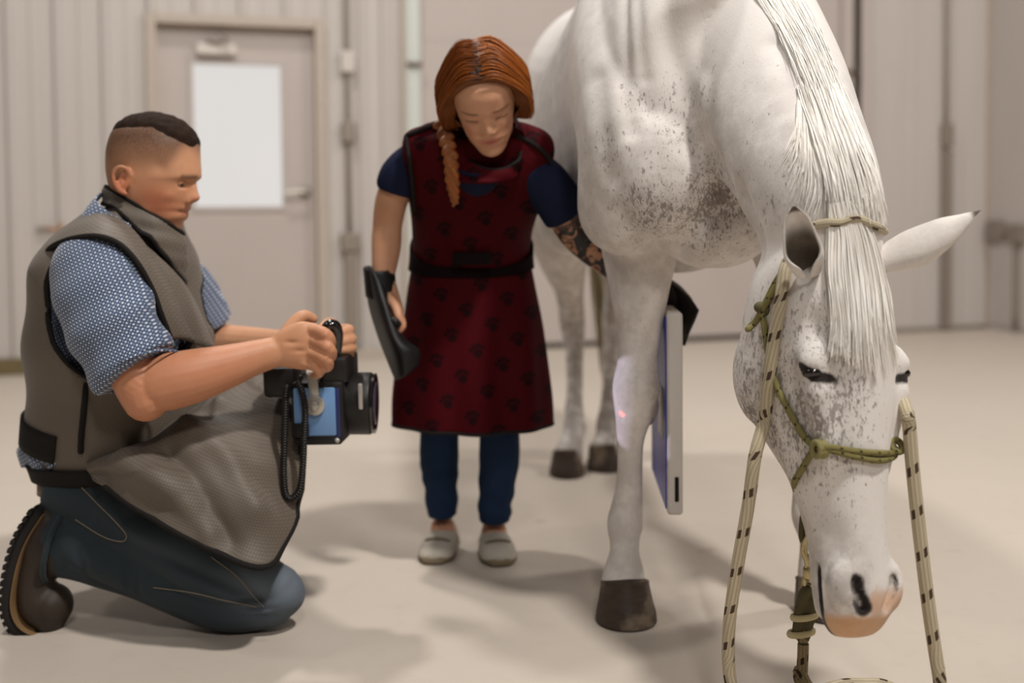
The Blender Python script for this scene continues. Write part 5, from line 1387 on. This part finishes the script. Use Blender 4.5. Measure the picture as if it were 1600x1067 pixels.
mm = MB(); c = nearsurf(Vv, 738, 404, .018); mm.box(c, (.045, .004, .014)); adopt(woman, build('buckle', mm, plain('buckle_black', lin(20, 13, 13), .8, spec=.1), bevel=.003))
# collar round the neck
rows = []
for k in np.linspace(0, 1, 8):
    row = []
    for a in np.linspace(0, 2 * math.pi, 48, endpoint=False):
        c, s_ = math.cos(a), math.sin(a)
        top = WL(-.035, 0, -.012); bot = U(752, 268, 2.575)
        cc = top * (1 - k) + bot * k
        fwd = nz(wfw * (1 - k) + V3(0, -.85, -.3) * k)
        r = cc + fwd * (c * (.092 + .012 * k) + .012) + V3(1, 0, 0) * s_ * (.072 + .016 * k) + V3(0, 0, 1) * ((.020 - .03 * k) * -c)
        row.append(r)
    rows.append(row)
G = np.array(rows); G += gridnormals(G) * (.003 * np.sin(G @ V3(30, 40, 150)))[..., None]
COLLARM = t.m
mm = MB(); mm.grid(G, closed_v=True); adopt(woman, build('thyroid_collar', mm, COLLARM, solid=.007))
mm = MB(); mm.tube(np.vstack([G[0], G[0][:2]]), .0045, n=8, sub=1, smooth=False, ends=(0, 0)); adopt(woman, build('collar_binding', mm, BLACK))
G = patch([[(706, 262, 2.505), (745, 272, 2.478), (786, 262, 2.50)], [(712, 282, 2.515), (745, 292, 2.492), (780, 282, 2.512)], [(728, 300, 2.535), (746, 306, 2.522), (764, 300, 2.532)]], 5, 6)
mm = MB(); mm.grid(G); adopt(woman, build('neckline_patch', mm, NAVY, solid=.004))
# jeans
t = NT('dark_blue_jeans'); o_ = t.coord(); n = t.noise(o_, 6, 4); n2 = t.noise(t.mapping(o_, (300, 300, 900)), 1, 2)
c = t.mix(n, lin(26, 42, 68), lin(38, 58, 88)); c = t.mix(t.math('MULTIPLY', n2, .3), c, lin(24, 34, 54)); t.col(c); t.set(.85, spec=.15); WDEN = t.m
m = MB()
for pts in ([(708, 450, 2.84, .085), (698, 560, 2.83, .072), (688, 660, 2.82, .052), (687, 720, 2.85, .050), (690, 770, 2.875, .043), (692, 806, 2.88, .040)], [(768, 450, 2.84, .085), (776, 560, 2.82, .072), (780, 660, 2.80, .053), (780, 720, 2.825, .052), (774, 776, 2.85, .044), (772, 814, 2.855, .042)]):
    m.tube([U(*p[:3]) for p in pts], [p[3] for p in pts], n=24, ends=(1, 0))
V2, F2, E2 = fuse(m, .006, 3, .5); N2 = normals(V2, F2)
V2 += N2 * (vnoise(V2, 26, 5) * .003)[:, None] + N2 * (np.sin(V2[:, 2] * 110 + 3.5 * vnoise(V2, 22, 7)) * .0022 * smoothstep(.28, .14, V2[:, 2]))[:, None]
adopt(woman, fastmesh('jeans', V2, F2, WDEN))
# ankles and slip-on shoes
SHOE = plain('pale_grey_canvas', lin(186, 178, 164), .85, scale=90, var=.1, bump=.2); SHSOLE = plain('tan_sole', lin(128, 114, 92), .8); SHSOLE2 = SHSOLE
def shoe(anx, any_, Ya, toe, yaw, nm):
    a = U(anx, any_, Ya); d = V3(math.sin(yaw), -math.cos(yaw), 0); sd = V3(d[1], -d[0], 0) * -1
    base = V3(a[0], a[1], 0) - d * .035
    mk = MB(); mk.tube([a + V3(0, 0, .06), a, V3(a[0], a[1], .05), base + d * .06 + V3(0, 0, .035)], [.034, .031, .032, .03], n=16); V2, F2, E2 = fuse(mk, .005, 2, .5)
    adopt(woman, fastmesh('ankle', V2, F2, WSKIN, attrs=dict(red=np.full(len(V2), .35), lip=np.zeros(len(V2)), stub=np.zeros(len(V2)), ink=np.zeros(len(V2)))))
    rows = []; rowsS = []
    for f in np.linspace(0, 1, 22):
        x = -.045 + .235 * f; w = sinterp(f, [0, .08, .3, .65, .85, .96, 1], [.012, .028, .035, .045, .042, .026, .006]); h = sinterp(f, [0, .1, .35, .6, .85, 1], [.062, .062, .060, .052, .040, .018])
        row = []
        for th in np.linspace(-.12, math.pi + .12, 22): row.append(base + d * x + sd * (math.cos(th) * w) + V3(0, 0, .014 + max(math.sin(th), -.05) * (h - .014)))
        rows.append(row)
    mk = MB(); G = np.array(rows); mk.grid(G)
    # mouth of the shoe
    ctr = base + d * .022 + V3(0, 0, .065); Vq = mk.V(); kk = (np.linalg.norm((Vq - ctr) * np.array([1, 1, 1]), axis=1) < .034)
    mk.f = [f for f in mk.f if not all(kk[i] for i in f)]
    up_ = build('shoe_upper', mk, SHOE, solid=.003); adopt(woman, up_)
    mk = MB(); mk.tube([base + d * x + V3(0, 0, .010) for x in (-.045, -.02, .04, .10, .15, .185)], [.024, .034, .038, .047, .045, .028], [.0095] * 6, (0, 0, 1), n=24, pw=3.5); so = build('shoe_sole', mk, SHSOLE); adopt(woman, so); so.parent = up_; so.matrix_parent_inverse = Matrix.Identity(4)
    so.matrix_parent_inverse = up_.matrix_world.inverted() if False else Matrix.Identity(4)
    mk = MB(); arc = [base + d * (.115 + .022 * math.cos(q * 1.2)) + sd * (.034 * math.sin(q)) + V3(0, 0, .052 - .010 * abs(q) ** 2) for q in np.linspace(-1.1, 1.1, 9)]
    mk.tube(arc, .003, n=6, sub=2); sm_ = build('toe_seam', mk, SHSOLE); adopt(woman, sm_)
shoe(692, 822, 2.895, 0, -.10, 'r'); shoe(772, 832, 2.875, 0, .12, 'l')
# lead mitts --------------------------------------------------------------------
MITT = plain('black_mitt', lin(22, 21, 22), .5, spec=.35, scale=20, var=.3)
gl = empty('lead_mitt', U(600, 500, 2.6)); tag(gl, 'black open-palm lead mitt on the hand hanging beside the dark red apron', 'mitt')
mk = MB(); G = []
for f in np.linspace(0, 1, 10):
    c = U(592 + 4 * f, 420 + 46 * f, 2.635 - .01 * f); G.append([c + V3(.034 * math.cos(a), .031 * math.sin(a), .004 * math.sin(a * 2 + 1)) for a in np.linspace(0, 2 * math.pi, 28, endpoint=False)])
mk.grid(np.array(G), closed_v=True); adopt(gl, build('cuff', mk, MITT, solid=.005))
G = patch([[(571, 416, 2.66), (576, 470, 2.655), (590, 520, 2.63), (605, 560, 2.60), (619, 594, 2.57)], [(580, 418, 2.60), (590, 470, 2.575), (606, 520, 2.545), (622, 556, 2.53), (630, 590, 2.54)], [(600, 452, 2.585), (604, 478, 2.56), (622, 528, 2.535), (640, 552, 2.53), (642, 580, 2.54)], [(604, 456, 2.60), (610, 500, 2.585), (634, 532, 2.56), (654, 548, 2.56), (652, 572, 2.56)]], 6, 6)
mk = MB(); mk.grid(G); adopt(gl, build('shield', mk, MITT, solid=.006))
mk = MB(); mk.tube([U(606, 500, 2.565), U(616, 502, 2.55), U(622, 506, 2.552)], [.008, .010, .008], n=10); adopt(gl, build('finger_strap', mk, MITT))
gr = empty('lead_mitt', U(1060, 490, 2.6)); tag(gr, 'black lead mitt on the hand gripping the detector plate behind the horse foreleg', 'mitt')
mk = MB(); mk.tube([U(1000, 446, 2.63), U(1035, 460, 2.62), U(1060, 475, 2.56)], [.040, .046, .036], [.036, .04, .03], (0, 0, 1), n=20)
V2, F2, E2 = fuse(mk, .005, 2, .5); adopt(gr, fastmesh('mitt_body', V2, F2, MITT))
G = patch([[(1046, 440, 2.60), (1042, 462, 2.60), (1046, 488, 2.58)], [(1064, 452, 2.54), (1062, 474, 2.52), (1066, 510, 2.51)], [(1079, 466, 2.49), (1078, 488, 2.47), (1068, 540, 2.49)], [(1091, 484, 2.45), (1084, 502, 2.45), (1074, 522, 2.47)]], 6, 6)
mk = MB(); mk.grid(G); adopt(gr, build('shield', mk, MITT, solid=.006))
# ================================================================== DETECTOR PLATE
pl = empty('detector_plate', U(1054, 808, 2.36)); tag(pl, 'flat white edged x-ray detector plate with blue face held behind the horse foreleg', 'detector plate')
A = U(1055, 488, 2.36); B = U(1055, 806, 2.36); hN = (A[2] - B[2]) / 2; cN = (A + B) / 2
du = nz(V3(.045, 1, 0)); nn_ = V3(-du[1], du[0], 0)                       # along the plate (away from the camera) / towards the generator
W_ = .40; ctr = cN + du * W_ / 2; PR = np.stack([du, nn_, V3(0, 0, 1)], 1)
PW = plain('plate_white', lin(206, 200, 194), .4, var=.03); PB = plain('plate_blue', lin(58, 66, 168), .35, var=.08)
m = MB(); m.box(ctr, (W_ / 2, .0165, hN), PR); adopt(pl, build('housing', m, PW, bevel=.008, seg=3, angle=40))
m = MB(); m.box(ctr + nn_ * .0175, (W_ / 2 - .012, .002, hN - .012), PR); adopt(pl, build('blue_face', m, PB, bevel=.001, shade=False))
m = MB(); m.box(ctr - du * .09 + nn_ * .020 - V3(0, 0, .01), (.05, .0025, .055), PR); adopt(pl, build('face_label', m, PW, bevel=.002))
m = MB(); m.box(cN - du * .0005 + V3(0, 0, -.158) - nn_ * .003, (.002, .0042, .026), PR); adopt(pl, build('battery_slot', m, BLACK, bevel=.0015))

# ================================================================== HALTER, REINS, LEAD ROPE
def rope_mat(name, c1, c2, fleck, pitch, fw):
    t = NT(name); uv = t.sep(t.coord('UV')); u, v = uv[0], uv[1]
    k = t.math('MULTIPLY', u, 2 * math.pi / .0052)
    w1 = t.math('SINE', t.math('ADD', k, t.math('MULTIPLY', v, 5.0))); w2 = t.math('SINE', t.math('SUBTRACT', k, t.math('MULTIPLY', v, 5.0)))
    br = t.math('MULTIPLY', w1, w2); br = t.math('MULTIPLY_ADD', br, .5, .5)
    c = t.mix(br, c1, c2)
    # slanted dark flecks repeating along the rope
    ph = t.math('FRACT', t.math('ADD', t.math('DIVIDE', u, pitch), t.math('MULTIPLY', v, .085)))
    dash = t.math('GREATER_THAN', t.math('SINE', t.math('MULTIPLY', v, 5.0)), -.1)
    fl = t.math('MULTIPLY', t.math('LESS_THAN', ph, fw), dash)
    c = t.mix(t.math('MULTIPLY', fl, .93), c, fleck)
    t.col(c); t.set(.75, spec=.2); t.bumpn(br, .5, .0012); return t.m
ROPE = rope_mat('beige_braid', lin(150, 136, 110), lin(206, 194, 168), lin(58, 36, 26), .068, .22)
OLIV = rope_mat('olive_cord', lin(104, 96, 54), lin(142, 134, 86), lin(40, 34, 24), .030, .14)
LEADM = rope_mat('tan_lead', lin(118, 102, 72), lin(166, 150, 116), lin(48, 32, 24), .060, .20)
KHAKI = plain('khaki_loop', lin(84, 76, 50), .8); BRASS = plain('brass_snap', lin(176, 162, 122), .28, .8, var=.1)
def onh(px, py, off): return on(px, py, off)
rein = empty('rein_rope', GROUND(1345, 1062)); tag(rein, 'thick beige braided rein rope with brown flecks hanging down both sides of the horse head', 'rope')
lp = [onh(1226, 408, .004), onh(1221, 425, .012), onh(1213, 470, .013), onh(1205, 530, .013), onh(1196, 595, .013), onh(1188, 655, .013)]
y0 = lp[-1][1]
lp += [U(1180, 712, y0 - .01), U(1169, 790, y0), U(1153, 880, y0 + .01), U(1141, 960, y0 + .02), U(1138, 1020, y0 + .03), U(1142, 1068, y0 + .03)]
e = lp[-1]; lp += [V3(e[0] + .012, e[1], .03), V3(e[0] + .05, e[1] - .0, .0115)]
lp += [V3(.50, 1.95, .011), GROUND(1312, 1071, .011), GROUND(1350, 1069, .011), GROUND(1388, 1073, .011)]
rp = [(1469, 1068), (1460, 1010), (1450, 940), (1440, 860), (1431, 780), (1425, 720), (1421, 670), (1418, 648)]
yr = onh(1416, 690, .0)[1]
lp += [V3(.70, 1.90, .011), V3(U(1469, 1068, yr - .02)[0] + .01, yr - .0, .05)]
lp += [U(a, b, yr - .025) for a, b in rp] + [U(1411, 628, yr + .01), U(1398, 606, yr + .06)]
m = MB(); m.tube(lp, .0108, n=16, sub=10); adopt(rein, build('rope', m, ROPE))
hal = empty('rope_halter', onh(1335, 345, 0)); tag(hal, 'olive green knotted rope halter on the horse head', 'halter')
def cordp(name, pts, r=.0052, mat=None): 
    m = MB(); m.tube(pts, r, n=12, sub=6); o = build(name, m, mat or OLIV); adopt(hal, o); return o
cordp('crown_cord', [onh(1258, 352, .002), onh(1290, 345, .010), onh(1318, 341, .010), onh(1345, 342, .010), onh(1372, 350, .010), onh(1392, 362, .004)], .0075, ROPE)
cordp('cheek_cord', [onh(1218, 418, .008), onh(1205, 440, .008), onh(1190, 468, .008), onh(1183, 482, .009), onh(1189, 510, .008), onh(1193, 545, .008), onh(1199, 575, .008), onh(1210, 610, .008), onh(1232, 655, .007), onh(1252, 685, .007), onh(1272, 702, .008)])
cordp('throat_cord', [onh(1222, 416, .016), onh(1200, 455, .014), onh(1186, 480, .013), onh(1176, 500, .012), U(1169, 514, onh(1180, 500, .0)[1] - .01)], .0055)
m = MB(); c = onh(1182, 481, .013); m.ell(c, (.012, .011, .010)); m.ell(c + V3(.010, 0, -.004), (.009, .010, .011)); adopt(hal, build('cheek_knot', m, OLIV)) if False else None
V2, F2, E2 = fuse(m, .0022, 2, .5); adopt(hal, fastmesh('cheek_knot', V2, F2, KHAKI))
def nose(dy, off): return [onh(1276, 704 + dy * .3, .009), onh(1300, 706 + dy, off), onh(1340, 710 + dy, off), onh(1380, 714 + dy, off), onh(1408, 713 + dy, off), onh(1421, 708 + dy, .010)]
cordp('nose_cord', nose(-3, .006)); cordp('nose_cord', nose(6, .006))
c = onh(1274, 703, .010); m = MB()
R_ = np.stack([hl, ha, hf], 1)
for k in (-1, 1):
    m.tube([c + hl * (.006 * k) + (ha * math.cos(a) * .011 + hf * math.sin(a) * .010) for a in np.linspace(0, 6.283, 14)], .0055, n=8, sub=2, ends=(0, 0))
V2, F2, E2 = fuse(m, .002, 2, .5); adopt(hal, fastmesh('nose_knot', V2, F2, plain('olive_knot', lin(132, 124, 78), .75)))
cordp('chin_cord', [c, onh(1262, 712, .008), onh(1249, 728, .008), onh(1242, 745, .008), U(1241, 757, onh(1247, 750, 0)[1] + .02), U(1250, 780, 1.97), U(1262, 797, 1.99)])
c = onh(1421, 702, .010); m = MB(); m.tube([c + (hl * math.cos(a) * .012 + ha * math.sin(a) * .010) + hf * .004 * math.sin(a) for a in np.linspace(0, 6.283, 14)], .0055, n=8, sub=2, ends=(0, 0)); adopt(hal, build('side_loop', m, OLIV))
# lead rope with brass snap hanging from the halter's chin loop
ld = empty('lead_rope', U(1252, 1067, 1.96)); tag(ld, 'tan lead rope with a brass snap hooked under the horse jaw, hanging straight down', 'rope')
yl = 1.965
m = MB(); m.tube([U(1257, 795, yl), U(1254, 815, yl), U(1253, 838, yl), U(1258, 848, yl), U(1263, 842, yl), U(1270, 846, yl - .01), U(1272, 830, yl - .01), U(1263, 806, yl), U(1258, 795, yl)], .0058, [.0075] * 9, (0, 1, 0), n=10, sub=5); adopt(ld, build('chin_loop', m, KHAKI))
m = MB(); m.tube([U(1262, 836, yl - .012), U(1257, 848, yl - .006), U(1256, 862, yl - .004), U(1261, 876, yl - .004), U(1262, 892, yl - .004)], [.004, .0055, .0065, .006, .005], n=12, sub=5); m.tube([U(1264, 836, yl - .012), U(1272, 846, yl - .004), U(1270, 866, yl - .004), U(1263, 880, yl - .004)], [.0035, .004, .004, .004], n=10, sub=5)
V2, F2, E2 = fuse(m, .0016, 1, .5); adopt(ld, fastmesh('snap_hook', V2, F2, BRASS))
m = MB(); m.tube([U(1262, 890, yl - .004), U(1262, 900, yl - .004)], [.0085, .0085], n=16, sub=2); adopt(ld, build('swivel', m, BRASS))
m = MB(); m.tube([U(1257, 902, yl), U(1256, 922, yl), U(1261, 936, yl), U(1267, 922, yl), U(1267, 902, yl), U(1262, 898, yl)], .0042, n=10, sub=5); adopt(ld, build('swivel_eye', m, BRASS))
m = MB(); m.tube([U(1256, 965, yl + .004), U(1252, 945, yl), U(1256, 928, yl - .004), U(1262, 922, yl), U(1268, 932, yl + .004), U(1270, 948, yl), U(1266, 968, yl)], .0095, n=12, sub=5)
m.tube([U(1268, 940, yl), U(1264, 965, yl), U(1258, 992, yl), U(1254, 1000, yl)], [.010, .0105, .010, .009], n=12, sub=5); m.tube([U(1250, 950, yl), U(1248, 975, yl), U(1246, 990, yl)], [.010, .0105, .010], n=12, sub=5)
V2, F2, E2 = fuse(m, .0025, 1, .5); adopt(ld, fastmesh('rope_splice', V2, F2, KHAKI))
for y_ in (962, 988):
    c = U(1257 - (y_ - 962) * .2, y_, yl); m = MB(); m.tube([c + V3(math.cos(a) * .0215, math.sin(a) * .0125, .003 * math.cos(a)) for a in np.linspace(0, 6.283, 22)], .0042, [.006] * 22, (0, 0, 1), n=8, sub=1, ends=(0, 0)); adopt(ld, build('whipping', m, plain('cream_whipping', lin(196, 184, 142), .7)))
m = MB(); p0 = U(1254, 985, yl); b0 = U(1252, 1067, yl); m.tube([p0, U(1255, 1010, yl), b0, V3(b0[0] - .003, b0[1], .05), V3(b0[0] + .03, b0[1] - .03, .0105), V3(b0[0] + .14, b0[1] - .12, .0105)], .0098, n=14, sub=8); adopt(ld, build('rope', m, LEADM))
